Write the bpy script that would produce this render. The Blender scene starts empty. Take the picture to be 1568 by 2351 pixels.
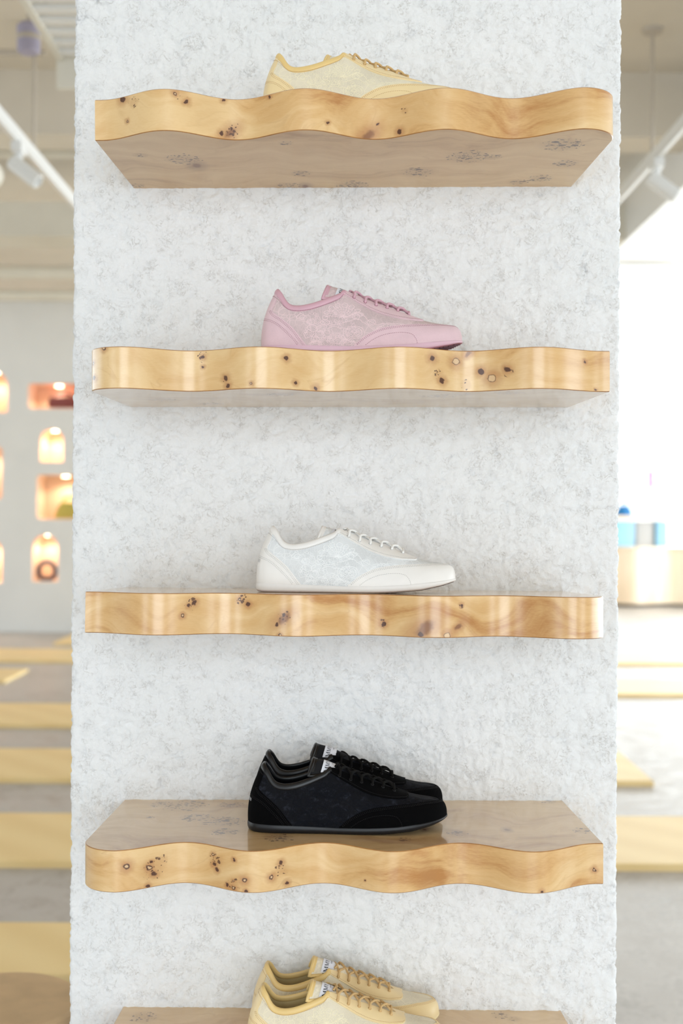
import bpy, math, random
import numpy as np
from mathutils import Vector, Matrix
from mathutils.geometry import tessellate_polygon

random.seed(7)
SC = bpy.context.scene
COL = SC.collection
PI = math.pi

# ------------------------------------------------------------------ camera
F_PX = 2900.0                 # focal length in pixels of the 1568x2351 frame
W_PX, H_PX = 1568, 2351
CAM_Z = 1.43
ROLL = math.radians(0.30)
cam_d = bpy.data.cameras.new('camera')
cam = bpy.data.objects.new('camera', cam_d)
COL.objects.link(cam)
cam_d.sensor_fit = 'VERTICAL'
cam_d.sensor_height = 36.0
cam_d.sensor_width = 24.0
cam_d.lens = 36.0 * F_PX / H_PX
cam.location = (0, 0, CAM_Z)
cam.rotation_euler = (math.radians(90), -ROLL, 0)
cam_d.clip_start = 0.05
cam_d.dof.use_dof = True
cam_d.dof.focus_distance = 1.72
cam_d.dof.aperture_fstop = 4.0
SC.camera = cam

# ------------------------------------------------------------------ world
world = bpy.data.worlds.new('world')
SC.world = world
world.use_nodes = True
wn = world.node_tree
wn.nodes.clear()
wo = wn.nodes.new('ShaderNodeOutputWorld')
wb = wn.nodes.new('ShaderNodeBackground')
wb.inputs[0].default_value = (0.86, 0.93, 1.0, 1)
wb.inputs[1].default_value = 1.5
wn.links.new(wb.outputs[0], wo.inputs[0])

# ------------------------------------------------------------------ window light (daylight through the shop's glazing), plus an added left fill
def area(name, loc, rot, sx, sy, power, color=(1, 1, 1)):
    l = bpy.data.lights.new(name, 'AREA')
    l.shape = 'RECTANGLE'
    l.size, l.size_y = sx, sy
    l.energy = power
    l.color = color
    o = bpy.data.objects.new(name, l)
    o.location = loc
    o.rotation_euler = tuple(math.radians(a) for a in rot)
    COL.objects.link(o)
    return o
# street front behind the photographer
DAY = (0.85, 0.94, 1.0)
area('daylight_street', (0.3, -3.0, 1.38), (62, 0, 0), 3.0, 2.5, 66, DAY)
area('daylight_street_left', (-4.6, -3.0, 1.1), (62, 0, 0), 2.4, 2.0, 26, DAY)
area('daylight_street_right', (5.0, -3.0, 1.1), (62, 0, 0), 2.4, 2.0, 30, DAY)
# side glazing to the right
area('daylight_side', (8.7, 4.2, 1.6), (66, 0, 90), 8.4, 2.8, 215, DAY)
area('daylight_side_far', (8.7, 12.5, 1.9), (97, 0, 90), 9.0, 2.8, 640, DAY)
# added fill from the left, no window there; brightens the niche wall
area('fill_left', (-8.9, 7.5, 1.9), (74, 0, -90), 12.0, 3.2, 190, DAY)
# far glazing on the right behind the counter
area('daylight_back', (5.2, 22.2, 1.9), (-90, 0, 0), 7.0, 3.4, 480, DAY)

SC.view_settings.view_transform = 'Standard'
SC.view_settings.look = 'None'
SC.view_settings.gamma = 1.0
SC.view_settings.use_curve_mapping = False
SC.view_settings.exposure = 0.34

# ------------------------------------------------------------------ helpers
def lin(r, g, b):
    def f(c):
        c = c / 255.0
        return c / 12.92 if c <= 0.04045 else ((c + 0.055) / 1.055) ** 2.4
    return (f(r), f(g), f(b), 1.0)

def unroll(px, py):
    dx, dy = px - W_PX / 2, py - H_PX / 2
    c, s = math.cos(ROLL), math.sin(ROLL)
    return dx * c + dy * s, -dx * s + dy * c

def P(px, py, d):
    x, y = unroll(px, py)
    return Vector((x / F_PX * d, d, CAM_Z - y / F_PX * d))

def on_plane(px, py, z):
    x, y = unroll(px, py)
    d = (CAM_Z - z) * F_PX / y
    return x / F_PX * d, d

class MB:
    def __init__(s):
        s.v, s.f, s.m, s.n = [], [], [], 0
    def add(s, v, f, mi=0):
        s.v.extend([tuple(p) for p in v])
        for q in f:
            s.f.append(tuple(i + s.n for i in q)); s.m.append(mi)
        s.n += len(v)
        return s
    def box(s, c, d, mi=0, rot=None):
        x, y, z = d[0] / 2, d[1] / 2, d[2] / 2
        vs = [Vector((a, b, e)) for a in (-x, x) for b in (-y, y) for e in (-z, z)]
        if rot is not None:
            vs = [rot @ v for v in vs]
        vs = [v + Vector(c) for v in vs]
        return s.add(vs, [(0, 1, 3, 2), (4, 6, 7, 5), (0, 4, 5, 1), (2, 3, 7, 6), (0, 2, 6, 4), (1, 5, 7, 3)], mi)
    def tube(s, pts, r, n=8, mi=0, closed=False, cap=True, squash=None):
        pts = [Vector(p) for p in pts]
        m = len(pts)
        rr = r if hasattr(r, '__len__') else [r] * m
        vs, fs = [], []
        up = None
        for i, p in enumerate(pts):
            if closed:
                t = pts[(i + 1) % m] - pts[i - 1]
            else:
                t = pts[min(i + 1, m - 1)] - pts[max(i - 1, 0)]
            t = t.normalized() if t.length > 1e-12 else Vector((1, 0, 0))
            if up is None:
                up = Vector((0, 0, 1)) if abs(t.z) < 0.9 else Vector((0, 1, 0))
            a = up - t * up.dot(t)
            a = a.normalized() if a.length > 1e-9 else t.orthogonal().normalized()
            up = a
            b = t.cross(a)
            for k in range(n):
                th = 2 * PI * k / n
                vs.append(p + a * math.cos(th) * rr[i] + b * math.sin(th) * rr[i])
        seg = m if closed else m - 1
        for i in range(seg):
            j = (i + 1) % m
            for k in range(n):
                l = (k + 1) % n
                fs.append((i * n + k, i * n + l, j * n + l, j * n + k))
        if cap and not closed:
            fs.append(tuple(range(n))[::-1])
            fs.append(tuple((m - 1) * n + k for k in range(n)))
        return s.add(vs, fs, mi)
    def grid(s, P_, mi=0, flip=False):
        ni, nj = len(P_), len(P_[0])
        vs = [p for row in P_ for p in row]
        fs = []
        for i in range(ni - 1):
            for j in range(nj - 1):
                q = (i * nj + j, (i + 1) * nj + j, (i + 1) * nj + j + 1, i * nj + j + 1)
                fs.append(q[::-1] if flip else q)
        return s.add(vs, fs, mi)
    def lathe(s, prof, c=(0, 0, 0), n=32, mi=0):
        vs, fs = [], []
        for r, z in prof:
            for k in range(n):
                a = 2 * PI * k / n
                vs.append((c[0] + r * math.cos(a), c[1] + r * math.sin(a), c[2] + z))
        for i in range(len(prof) - 1):
            for k in range(n):
                l = (k + 1) % n
                fs.append((i * n + k, i * n + l, (i + 1) * n + l, (i + 1) * n + k))
        fs.append(tuple(range(n))[::-1])
        fs.append(tuple((len(prof) - 1) * n + k for k in range(n)))
        return s.add(vs, fs, mi)
    def prism(s, loop, z0, z1, mi=0):      # loop of (x,y)
        n = len(loop)
        vs = [(x, y, z0) for x, y in loop] + [(x, y, z1) for x, y in loop]
        fs = [(k, (k + 1) % n, n + (k + 1) % n, n + k) for k in range(n)]
        fs += [tuple(range(n))[::-1], tuple(range(n, 2 * n))]
        return s.add(vs, fs, mi)
    def mesh(s, name, mats=None, smooth=True, angle=None):
        me = bpy.data.meshes.new(name)
        me.from_pydata(s.v, [], s.f)
        for m in (mats or [None]):
            me.materials.append(m)
        if any(s.m):
            me.polygons.foreach_set('material_index', s.m)
        if smooth:
            me.polygons.foreach_set('use_smooth', [True] * len(me.polygons))
            if angle:
                me.set_sharp_from_angle(angle=math.radians(angle))
        me.update()
        return me

def put(name, me, parent=None, mats=None, loc=None, kind=None, label=None):
    o = bpy.data.objects.new(name, me)
    COL.objects.link(o)
    if parent is not None:
        o.parent = parent
    if loc is not None:
        o.location = loc
    if mats:
        for i, m in enumerate(mats):
            o.material_slots[i].link = 'OBJECT'
            o.material_slots[i].material = m
    if kind:
        o['kind'] = kind
    if label:
        o['label'] = label
    return o

def build(name, mb, mats, parent=None, smooth=True, angle=35, **k):
    if not isinstance(mats, (list, tuple)):
        mats = [mats]
    return put(name, mb.mesh(name, mats, smooth, angle), parent, **k)

def thing(name, label, cat, loc=(0, 0, 0), rot=(0, 0, 0), group=None):
    o = bpy.data.objects.new(name, None)
    o.empty_display_size = 0.05
    o.location = loc
    o.rotation_euler = rot
    COL.objects.link(o)
    o['label'] = label
    o['category'] = cat
    if group:
        o['group'] = group
    return o

def tag(o, label, cat, group=None):
    o['label'] = label; o['category'] = cat
    if group:
        o['group'] = group
    return o

# ------------------------------------------------------------------ node helper
class NB:
    def __init__(s, name):
        s.mat = bpy.data.materials.new(name)
        s.mat.use_nodes = True
        s.t = s.mat.node_tree
        s.t.nodes.clear()
        s.out = s.t.nodes.new('ShaderNodeOutputMaterial')
    def n(s, typ, **kw):
        nd = s.t.nodes.new(typ)
        for k, v in kw.items():
            setattr(nd, k, v)
        return nd
    def lk(s, src, dst):
        if hasattr(src, 'is_linked') or hasattr(src, 'links'):
            s.t.links.new(src, dst)
        else:
            dst.default_value = src
    def m(s, op, a, b=None, c=None, clamp=False):
        nd = s.n('ShaderNodeMath', operation=op, use_clamp=clamp)
        s.lk(a, nd.inputs[0])
        if b is not None: s.lk(b, nd.inputs[1])
        if c is not None: s.lk(c, nd.inputs[2])
        return nd.outputs[0]
    def vm(s, op, a, b=None, out=0, scale=None):
        nd = s.n('ShaderNodeVectorMath', operation=op)
        s.lk(a, nd.inputs[0])
        if b is not None: s.lk(b, nd.inputs[1])
        if scale is not None: s.lk(scale, nd.inputs['Scale'])
        return nd.outputs[out]
    def co(s, which='Object'):
        return s.n('ShaderNodeTexCoord').outputs[which]
    def mapping(s, v, scale=(1, 1, 1), loc=(0, 0, 0), rot=(0, 0, 0)):
        nd = s.n('ShaderNodeMapping')
        s.lk(v, nd.inputs[0])
        nd.inputs[1].default_value = loc
        nd.inputs[2].default_value = rot
        nd.inputs[3].default_value = scale
        return nd.outputs[0]
    def noise(s, v, scale, detail=3, rough=0.5, dist=0.0, out='Fac'):
        nd = s.n('ShaderNodeTexNoise')
        s.lk(v, nd.inputs['Vector'])
        nd.inputs['Scale'].default_value = scale
        nd.inputs['Detail'].default_value = detail
        nd.inputs['Roughness'].default_value = rough
        nd.inputs['Distortion'].default_value = dist
        return nd.outputs[out]
    def voro(s, v, scale, feature='F1', out='Distance', rand=1.0):
        nd = s.n('ShaderNodeTexVoronoi', feature=feature)
        s.lk(v, nd.inputs['Vector'])
        nd.inputs['Scale'].default_value = scale
        nd.inputs['Randomness'].default_value = rand
        return nd.outputs[out] if out else nd
    def ramp(s, fac, stops, interp='LINEAR'):
        nd = s.n('ShaderNodeValToRGB')
        s.lk(fac, nd.inputs[0])
        cr = nd.color_ramp
        cr.interpolation = interp
        while len(cr.elements) < len(stops):
            cr.elements.new(0.5)
        for e, (p, c) in zip(cr.elements, stops):
            e.position = p
            e.color = c if len(c) == 4 else (*c, 1)
        return nd.outputs[0]
    def rng(s, v, a, b, c=0.0, d=1.0, smooth=False):
        nd = s.n('ShaderNodeMapRange')
        nd.interpolation_type = 'SMOOTHSTEP' if smooth else 'LINEAR'
        s.lk(v, nd.inputs[0])
        for i, x in zip((1, 2, 3, 4), (a, b, c, d)):
            s.lk(x, nd.inputs[i])
        return nd.outputs[0]
    def mix(s, fac, a, b, blend='MIX'):
        nd = s.n('ShaderNodeMix', data_type='RGBA', blend_type=blend)
        s.lk(fac, nd.inputs[0]); s.lk(a, nd.inputs[6]); s.lk(b, nd.inputs[7])
        return nd.outputs[2]
    def bump(s, h, strength=0.3, dist=0.001, normal=None):
        nd = s.n('ShaderNodeBump')
        nd.inputs['Strength'].default_value = strength
        nd.inputs['Distance'].default_value = dist
        s.lk(h, nd.inputs['Height'])
        if normal is not None: s.lk(normal, nd.inputs['Normal'])
        return nd.outputs[0]
    def pbsdf(s, color, rough=0.5, metal=0.0, spec=0.5, normal=None, coat=0.0, coat_rough=0.1, sheen=0.0,
              emit=None, estr=0.0, alpha=None, trans=None, ior=None, done=True):
        b = s.n('ShaderNodeBsdfPrincipled')
        s.lk(color, b.inputs['Base Color'])
        s.lk(rough, b.inputs['Roughness'])
        b.inputs['Metallic'].default_value = metal
        b.inputs['Specular IOR Level'].default_value = spec
        if normal is not None: s.lk(normal, b.inputs['Normal'])
        b.inputs['Coat Weight'].default_value = coat
        b.inputs['Coat Roughness'].default_value = coat_rough
        b.inputs['Sheen Weight'].default_value = sheen
        if ior: b.inputs['IOR'].default_value = ior
        if trans: b.inputs['Transmission Weight'].default_value = trans
        if emit is not None:
            s.lk(emit, b.inputs['Emission Color']); b.inputs['Emission Strength'].default_value = estr
        if alpha is not None: s.lk(alpha, b.inputs['Alpha'])
        if done: s.t.links.new(b.outputs[0], s.out.inputs[0])
        return b

def simple(name, c, rough=0.5, var=0.06, scale=30, spec=0.4, bump=0.0, bscale=200, bdist=0.0005, sheen=0.0, coat=0.0, metal=0.0):
    nb = NB(name)
    co = nb.co()
    nz = nb.noise(co, scale, 3)
    c0 = tuple(max(0, x * (1 - var)) for x in c[:3]) + (1,)
    c1 = tuple(min(1, x * (1 + var)) for x in c[:3]) + (1,)
    col = nb.ramp(nz, [(0.3, c0), (0.7, c1)])
    nrm = None
    if bump:
        nrm = nb.bump(nb.noise(co, bscale, 2), bump, bdist)
    nb.pbsdf(col, rough, metal, spec, nrm, sheen=sheen, coat=coat)
    return nb.mat

def emis(name, c, s):
    nb = NB(name)
    e = nb.n('ShaderNodeEmission')
    e.inputs[0].default_value = c
    e.inputs[1].default_value = s
    nb.t.links.new(e.outputs[0], nb.out.inputs[0])
    return nb.mat

# ------------------------------------------------------------------ numpy noise
_rs = np.random.RandomState(3)
_perm = _rs.permutation(512)
_perm = np.concatenate([_perm, _perm, _perm])
_ga = _rs.rand(512) * 2 * PI
def perlin(x, y, seed=0):
    xi, yi = np.floor(x).astype(int), np.floor(y).astype(int)
    xf, yf = x - xi, y - yi
    def g(ix, iy, dx, dy):
        h = _perm[(_perm[(ix + seed * 37) & 511] + iy) & 511]
        a = _ga[h]
        return np.cos(a) * dx + np.sin(a) * dy
    u = xf ** 3 * (xf * (xf * 6 - 15) + 10)
    v = yf ** 3 * (yf * (yf * 6 - 15) + 10)
    n00, n10 = g(xi, yi, xf, yf), g(xi + 1, yi, xf - 1, yf)
    n01, n11 = g(xi, yi + 1, xf, yf - 1), g(xi + 1, yi + 1, xf - 1, yf - 1)
    return (n00 * (1 - u) + n10 * u) * (1 - v) + (n01 * (1 - u) + n11 * u) * v

# =================================================================== ROOM
CEIL_H = CAM_Z + 2.46
WALL_Y = 1.90
# ---- materials of the room
def concrete_mat(name, base, dark, rough=0.35):
    nb = NB(name)
    co = nb.co()
    a = nb.noise(co, 1.3, 6, 0.6)
    b = nb.noise(co, 9.0, 6, 0.65, 0.6)
    c = nb.noise(co, 45.0, 4, 0.6)
    k = nb.m('ADD', nb.m('MULTIPLY', a, 0.35), nb.m('ADD', nb.m('MULTIPLY', b, 0.45), nb.m('MULTIPLY', c, 0.2)))
    col = nb.ramp(k, [(0.36, dark), (0.5, base), (0.72, tuple(min(1, x * 1.12) for x in base[:3]) + (1,))])
    nb.pbsdf(col, nb.rng(b, 0.3, 0.7, rough - .08, rough + .1), spec=0.4, normal=nb.bump(c, 0.08, 0.002))
    return nb.mat
M_floor = concrete_mat('polished_concrete', lin(186, 181, 177), lin(146, 140, 134), 0.42)
M_ceil = simple('painted_ceiling', lin(223, 214, 199), 0.9, 0.04, 3, bump=0.1, bscale=60)
M_wall = simple('white_paint', lin(226, 225, 222), 0.8, 0.02, 3)
M_white = simple('white_enamel', lin(234, 234, 232), 0.35, 0.01, 8)
M_offwhite = simple('cream_paint', lin(226, 221, 208), 0.7, 0.03, 5)
M_frame = simple('window_frame_paint', lin(225, 226, 228), 0.5, 0.02, 8)

def structure(name, mb, mat, parent=None, **k):
    o = build(name, mb, mat, parent, kind=None if parent else 'structure', **k)
    return o

structure('floor', MB().box((0, 8.6, -0.05), (19, 28, 0.1)), M_floor, smooth=False)
structure('ceiling', MB().box((0, 8.6, CEIL_H + 0.1), (19, 28, 0.2)), M_ceil, smooth=False)

# ---- wall with lit niches, far left
NY = 14.86
def wp(px, py):
    p = P(px, py, NY)
    return p.x, p.z
def arch(x0, x1, z0, z1, n=12):
    r = (x1 - x0) / 2
    pts = [(x0, z0), (x1, z0)]
    for k in range(n + 1):
        a = PI * k / n
        pts.append(((x0 + x1) / 2 + r * math.cos(a), z1 - r + r * math.sin(a)))
    return pts
def rrect(x0, x1, z0, z1, r=0.05, n=5):
    pts = []
    for cx, cz, a0 in ((x0 + r, z0 + r, PI), (x1 - r, z0 + r, 1.5 * PI), (x1 - r, z1 - r, 0), (x0 + r, z1 - r, 0.5 * PI)):
        for k in range(n + 1):
            a = a0 + PI / 2 * k / n
            pts.append((cx + r * math.cos(a), cz + r * math.sin(a)))
    return pts
niche_px = [  # x0,y_bottom,x1,y_top, kind, light x
    (92, 1060, 145, 985, 'arch'), (74, 1335, 133, 1228, 'arch'),
    (64, 938, 190, 881, 'rect'), (84, 1192, 200, 1091, 'rect'),
    (-58, 946, 17, 850, 'arch'), (-80, 1146, 5, 1026, 'rect'), (-60, 1338, 5, 1236, 'arch'),
]
niche_loops = []
for x0, yb, x1, yt, kind in niche_px:
    a, b = wp(x0, yb), wp(x1, yt)
    niche_loops.append((arch if kind == 'arch' else rrect)(a[0], b[0], a[1], b[1]))
outer = [(-9.4, 0.0), (-1.2, 0.0), (-1.2, CEIL_H), (-9.4, CEIL_H)]
loops3 = [[Vector((x, z, 0)) for x, z in outer]] + [[Vector((x, z, 0)) for x, z in l] for l in niche_loops]
tris = tessellate_polygon(loops3)
flat = [p for l in loops3 for p in l]
mb = MB()
mb.add([(p.x, NY, p.y) for p in flat], [tuple(t) for t in tris])
mb.box((-5.3, NY + 0.7, CEIL_H / 2), (8.2, 0.1, CEIL_H))
mb.box((-1.25, NY + 0.35, CEIL_H / 2), (0.1, 0.7, CEIL_H))
wall_left = structure('wall_left', mb, M_wall, smooth=False)
M_niche = simple('peach_plaster', lin(232, 206, 184), 0.85, 0.03, 8)
M_lamp = emis('niche_lamp', (1.0, 0.82, 0.58, 1), 10.0)
ND = 0.42
for l in niche_loops:
    mb = MB()
    n = len(l)
    mb.add([(x, NY, z) for x, z in l] + [(x, NY + ND, z) for x, z in l],
           [(k, (k + 1) % n, n + (k + 1) % n, n + k) for k in range(n)] + [tuple(range(n, 2 * n))])
    nn = build('niche', mb, M_niche, wall_left, angle=30)
    xs = [p[0] for p in l]; zs = [p[1] for p in l]
    cx, zt = (min(xs) + max(xs)) / 2, max(zs)
    m2 = MB().lathe([(0.0001, -0.012), (0.042, -0.012), (0.042, 0.0), (0.0001, 0.0)], (cx, NY + ND * .5, zt - 0.006), 20)
    build('lamp_disc', m2, M_lamp, nn)
    pl = bpy.data.lights.new('niche_light', 'SPOT')
    pl.energy = 8.5; pl.color = (1.0, 0.78, 0.56); pl.shadow_soft_size = 0.04
    pl.spot_size = math.radians(150); pl.spot_blend = 0.6
    po = bpy.data.objects.new('niche_light', pl)
    po.location = (cx, NY + ND * .55, zt - 0.035)
    COL.objects.link(po)

# ---- other walls
mb = MB()
mb.box((-9.45, 8.6, CEIL_H / 2), (0.1, 28, CEIL_H))
structure('wall_side', mb, M_wall, smooth=False)
def window_wall(name, axis, at, a0, a1, holes, z0, z1, t=0.16):
    """wall with openings; axis 'x' runs along x at y=at, axis 'y' runs along y at x=at"""
    mb = MB()
    def bx(p0, p1, q0, q1):
        if p1 - p0 < 1e-4 or q1 - q0 < 1e-4: return
        if axis == 'x': mb.box(((p0 + p1) / 2, at, (q0 + q1) / 2), (p1 - p0, t, q1 - q0))
        else: mb.box((at, (p0 + p1) / 2, (q0 + q1) / 2), (t, p1 - p0, q1 - q0))
    cur = a0
    for h0, h1 in holes:
        bx(cur, h0, 0, CEIL_H)
        bx(h0, h1, 0, z0); bx(h0, h1, z1, CEIL_H)
        cur = h1
    bx(cur, a1, 0, CEIL_H)
    w = structure(name, mb, M_wall, smooth=False)
    return w
window_wall('wall_back', 'x', 22.5, -9.4, 9.4, [(1.6, 8.8)], 0.25, 3.7)
window_wall('wall_right', 'y', 9.3, -5.4, 22.5, [(0.0, 8.4), (9.0, 19.0)], 0.3, 3.4)
window_wall('wall_front', 'x', -3.6, -9.4, 9.4, [(-6.0, -3.2), (-1.5, 2.1), (3.6, 6.4)], 0.06, 3.0)
nbg = NB('window_glass')
mixn = nbg.n('ShaderNodeMixShader'); mixn.inputs[0].default_value = 0.92
gl = nbg.n('ShaderNodeBsdfGlossy'); gl.inputs['Roughness'].default_value = 0.02
tr = nbg.n('ShaderNodeBsdfTransparent')
nbg.t.links.new(gl.outputs[0], mixn.inputs[1]); nbg.t.links.new(tr.outputs[0], mixn.inputs[2])
nbg.t.links.new(mixn.outputs[0], nbg.out.inputs[0])
M_glass = nbg.mat
def window(name, axis, at, a0, a1, z0, z1, cols, rows):
    e = bpy.data.objects.new(name, None); COL.objects.link(e); e['kind'] = 'structure'
    def bx(mb, p0, p1, q0, q1, t):
        if axis == 'x': mb.box(((p0 + p1) / 2, at, (q0 + q1) / 2), (p1 - p0, t, q1 - q0))
        else: mb.box((at, (p0 + p1) / 2, (q0 + q1) / 2), (t, p1 - p0, q1 - q0))
    fr = MB()
    for k in range(cols + 1):
        c = a0 + (a1 - a0) * k / cols
        bx(fr, c - .03, c + .03, z0, z1, .07)
    for k in range(rows + 1):
        c = z0 + (z1 - z0) * k / rows
        bx(fr, a0, a1, c - .03, c + .03, .06)
    build('window_frame', fr, M_frame, e, smooth=False)
    for i in range(cols):
        for k in range(rows):
            pn = MB()
            bx(pn, a0 + (a1 - a0) * i / cols + .03, a0 + (a1 - a0) * (i + 1) / cols - .03,
               z0 + (z1 - z0) * k / rows + .03, z0 + (z1 - z0) * (k + 1) / rows - .03, .008)
            build('pane', pn, M_glass, e, smooth=False)
window('window_1', 'x', 22.5, 1.6, 8.8, 0.25, 3.7, 5, 2)
window('window_2', 'y', 9.3, 9.0, 19.0, 0.3, 3.4, 6, 2)

# =================================================================== stucco column
def stucco_mat():
    nb = NB('rough_white_stucco')
    co = nb.co()
    n1 = nb.noise(co, 230, 4, 0.65)
    n2 = nb.noise(co, 6, 3, 0.5)
    col = nb.ramp(n2, [(0.3, lin(243, 244, 244)), (0.7, lin(247, 247, 247))])
    # hairline furrows left by the trowel
    def furrow(seed, scale, width, lo, hi, msc):
        q = nb.mapping(co, loc=(seed, seed * 2.3, seed * 1.1))
        ln = nb.noise(q, scale, 2, 0.55, 0.9)
        ln = nb.rng(nb.m('ABSOLUTE', nb.m('SUBTRACT', ln, 0.5)), 0.0, width, 1, 0, True)
        return nb.m('MULTIPLY', ln, nb.rng(nb.noise(q, msc, 2, 0.5), lo, hi, 0, 1, True))
    f = nb.m('MAXIMUM', furrow(1.0, 75, 0.024, 0.47, 0.66, 40), furrow(4.0, 130, 0.034, 0.47, 0.66, 55))
    at = nb.n('ShaderNodeAttribute', attribute_name='pit')
    shade_dirt = nb.m('MAXIMUM', nb.m('MULTIPLY', at.outputs['Fac'], 0.14), nb.m('MULTIPLY', f, 0.29))  # crease shade, with slight dirt, painted into the stucco colour
    col = nb.mix(shade_dirt, col, lin(160, 148, 130))
    n3 = nb.noise(co, 175, 4, 0.65, 0.6)
    b0 = nb.bump(n3, 0.55, 0.0035)
    b1 = nb.bump(n1, 0.55, 0.0016, b0)
    b2 = nb.bump(f, 0.45, -0.0016, b1)
    nb.pbsdf(col, 0.92, spec=0.15, normal=b2)
    return nb.mat
M_stucco = stucco_mat()
HALF = 0.4115
def column():
    dz = 0.0021
    zs = np.concatenate([np.linspace(0.0, 0.62, 125)[:-1], np.arange(0.62, 2.24, dz), np.linspace(2.24, CEIL_H, 240)])
    cx = 0.5 * (P(165, 1175, WALL_Y).x + P(1421, 1175, WALL_Y).x)
    R = 0.006
    # perimeter samples (px, py, nx, ny, s)
    pts = []
    D = 0.80
    fx = np.arange(-HALF + R, HALF - R + 1e-6, dz)
    left_y = np.concatenate([np.linspace(D, 0.06, 26)[:-1], np.linspace(0.06, R, 22)])
    for y in left_y: pts.append((-HALF, y, -1, 0))
    for a in np.linspace(0, PI / 2, 6)[1:-1]: pts.append((-HALF + R - R * math.cos(a), R - R * math.sin(a), -math.cos(a), -math.sin(a)))
    for x in fx: pts.append((x, 0, 0, -1))
    for a in np.linspace(0, PI / 2, 6)[1:-1]: pts.append((HALF - R + R * math.sin(a), R - R * math.cos(a), math.sin(a), -math.cos(a)))
    for y in left_y[::-1]: pts.append((HALF, y, 1, 0))
    pts = np.array(pts)
    d = np.hypot(np.diff(pts[:, 0]), np.diff(pts[:, 1]))
    s = np.concatenate([[0], np.cumsum(d)])
    S, Z = np.meshgrid(s, zs)
    wx = perlin(S * 55, Z * 55, 5) * 0.35
    wy = perlin(S * 55, Z * 55, 6) * 0.35
    big = perlin(S * 14, Z * 14, 1) * 0.0012
    mid = perlin(S * 62 + wx * 2, Z * 62 + wy * 2, 2)
    sm = perlin(S * 150 + wx * 4, Z * 150 + wy * 4, 3)
    lump = np.clip(mid + 0.3 * sm, -0.5, 0.22) * 0.0040 + np.clip(sm, -.45, .2) * 0.0017 + perlin(S * 290, Z * 290, 13) * 0.0004
    c1 = np.abs(perlin(S * 70 + 3 * wx, Z * 70 + 3 * wy, 7))
    m1 = np.clip(perlin(S * 38, Z * 38, 8) * 2.6 - 0.08, 0, 1)
    m1 *= np.clip(0.75 + perlin(S * 7, Z * 7, 11) * 1.2, 0.25, 1.2)
    cr = np.exp(-(c1 / 0.055) ** 2) * m1
    c2 = np.abs(perlin(S * 110 + 4 * wy, Z * 110 + 4 * wx, 9))
    m2 = np.clip(perlin(S * 52, Z * 52, 10) * 2.2 - 0.25, 0, 1)
    cr2 = np.exp(-(c2 / 0.07) ** 2) * m2
    H = big + lump - 0.0032 * cr - 0.0020 * cr2
    pit = np.clip(cr + 0.6 * cr2, 0, 1)
    nz_, np_ = S.shape
    X = pts[None, :, 0] + pts[None, :, 2] * H + cx
    Y = pts[None, :, 1] + pts[None, :, 3] * H + WALL_Y
    V = np.stack([X, Y, np.broadcast_to(zs[:, None], S.shape)], -1).reshape(-1, 3)
    i, j = np.meshgrid(np.arange(nz_ - 1), np.arange(np_ - 1), indexing='ij')
    a = (i * np_ + j).ravel()
    Fc = np.stack([a, a + 1, a + np_ + 1, a + np_], -1)
    # back side closing strip
    k = np.arange(nz_ - 1) * np_
    Fb = np.stack([k + np_ - 1, k, k + np_, k + 2 * np_ - 1], -1)
    Fc = np.concatenate([Fc, Fb])
    me = bpy.data.meshes.new('wall_column')
    me.vertices.add(len(V)); me.vertices.foreach_set('co', V.ravel())
    me.loops.add(len(Fc) * 4); me.loops.foreach_set('vertex_index', Fc.ravel())
    me.polygons.add(len(Fc)); me.polygons.foreach_set('loop_start', np.arange(len(Fc)) * 4)
    me.update(calc_edges=True)
    me.polygons.foreach_set('use_smooth', np.ones(len(Fc), bool))
    at = me.attributes.new('pit', 'FLOAT', 'POINT')
    at.data.foreach_set('value', pit.ravel())
    me.materials.append(M_stucco)
    o = put('wall_column', me, kind='structure')
    return o
column()

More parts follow.
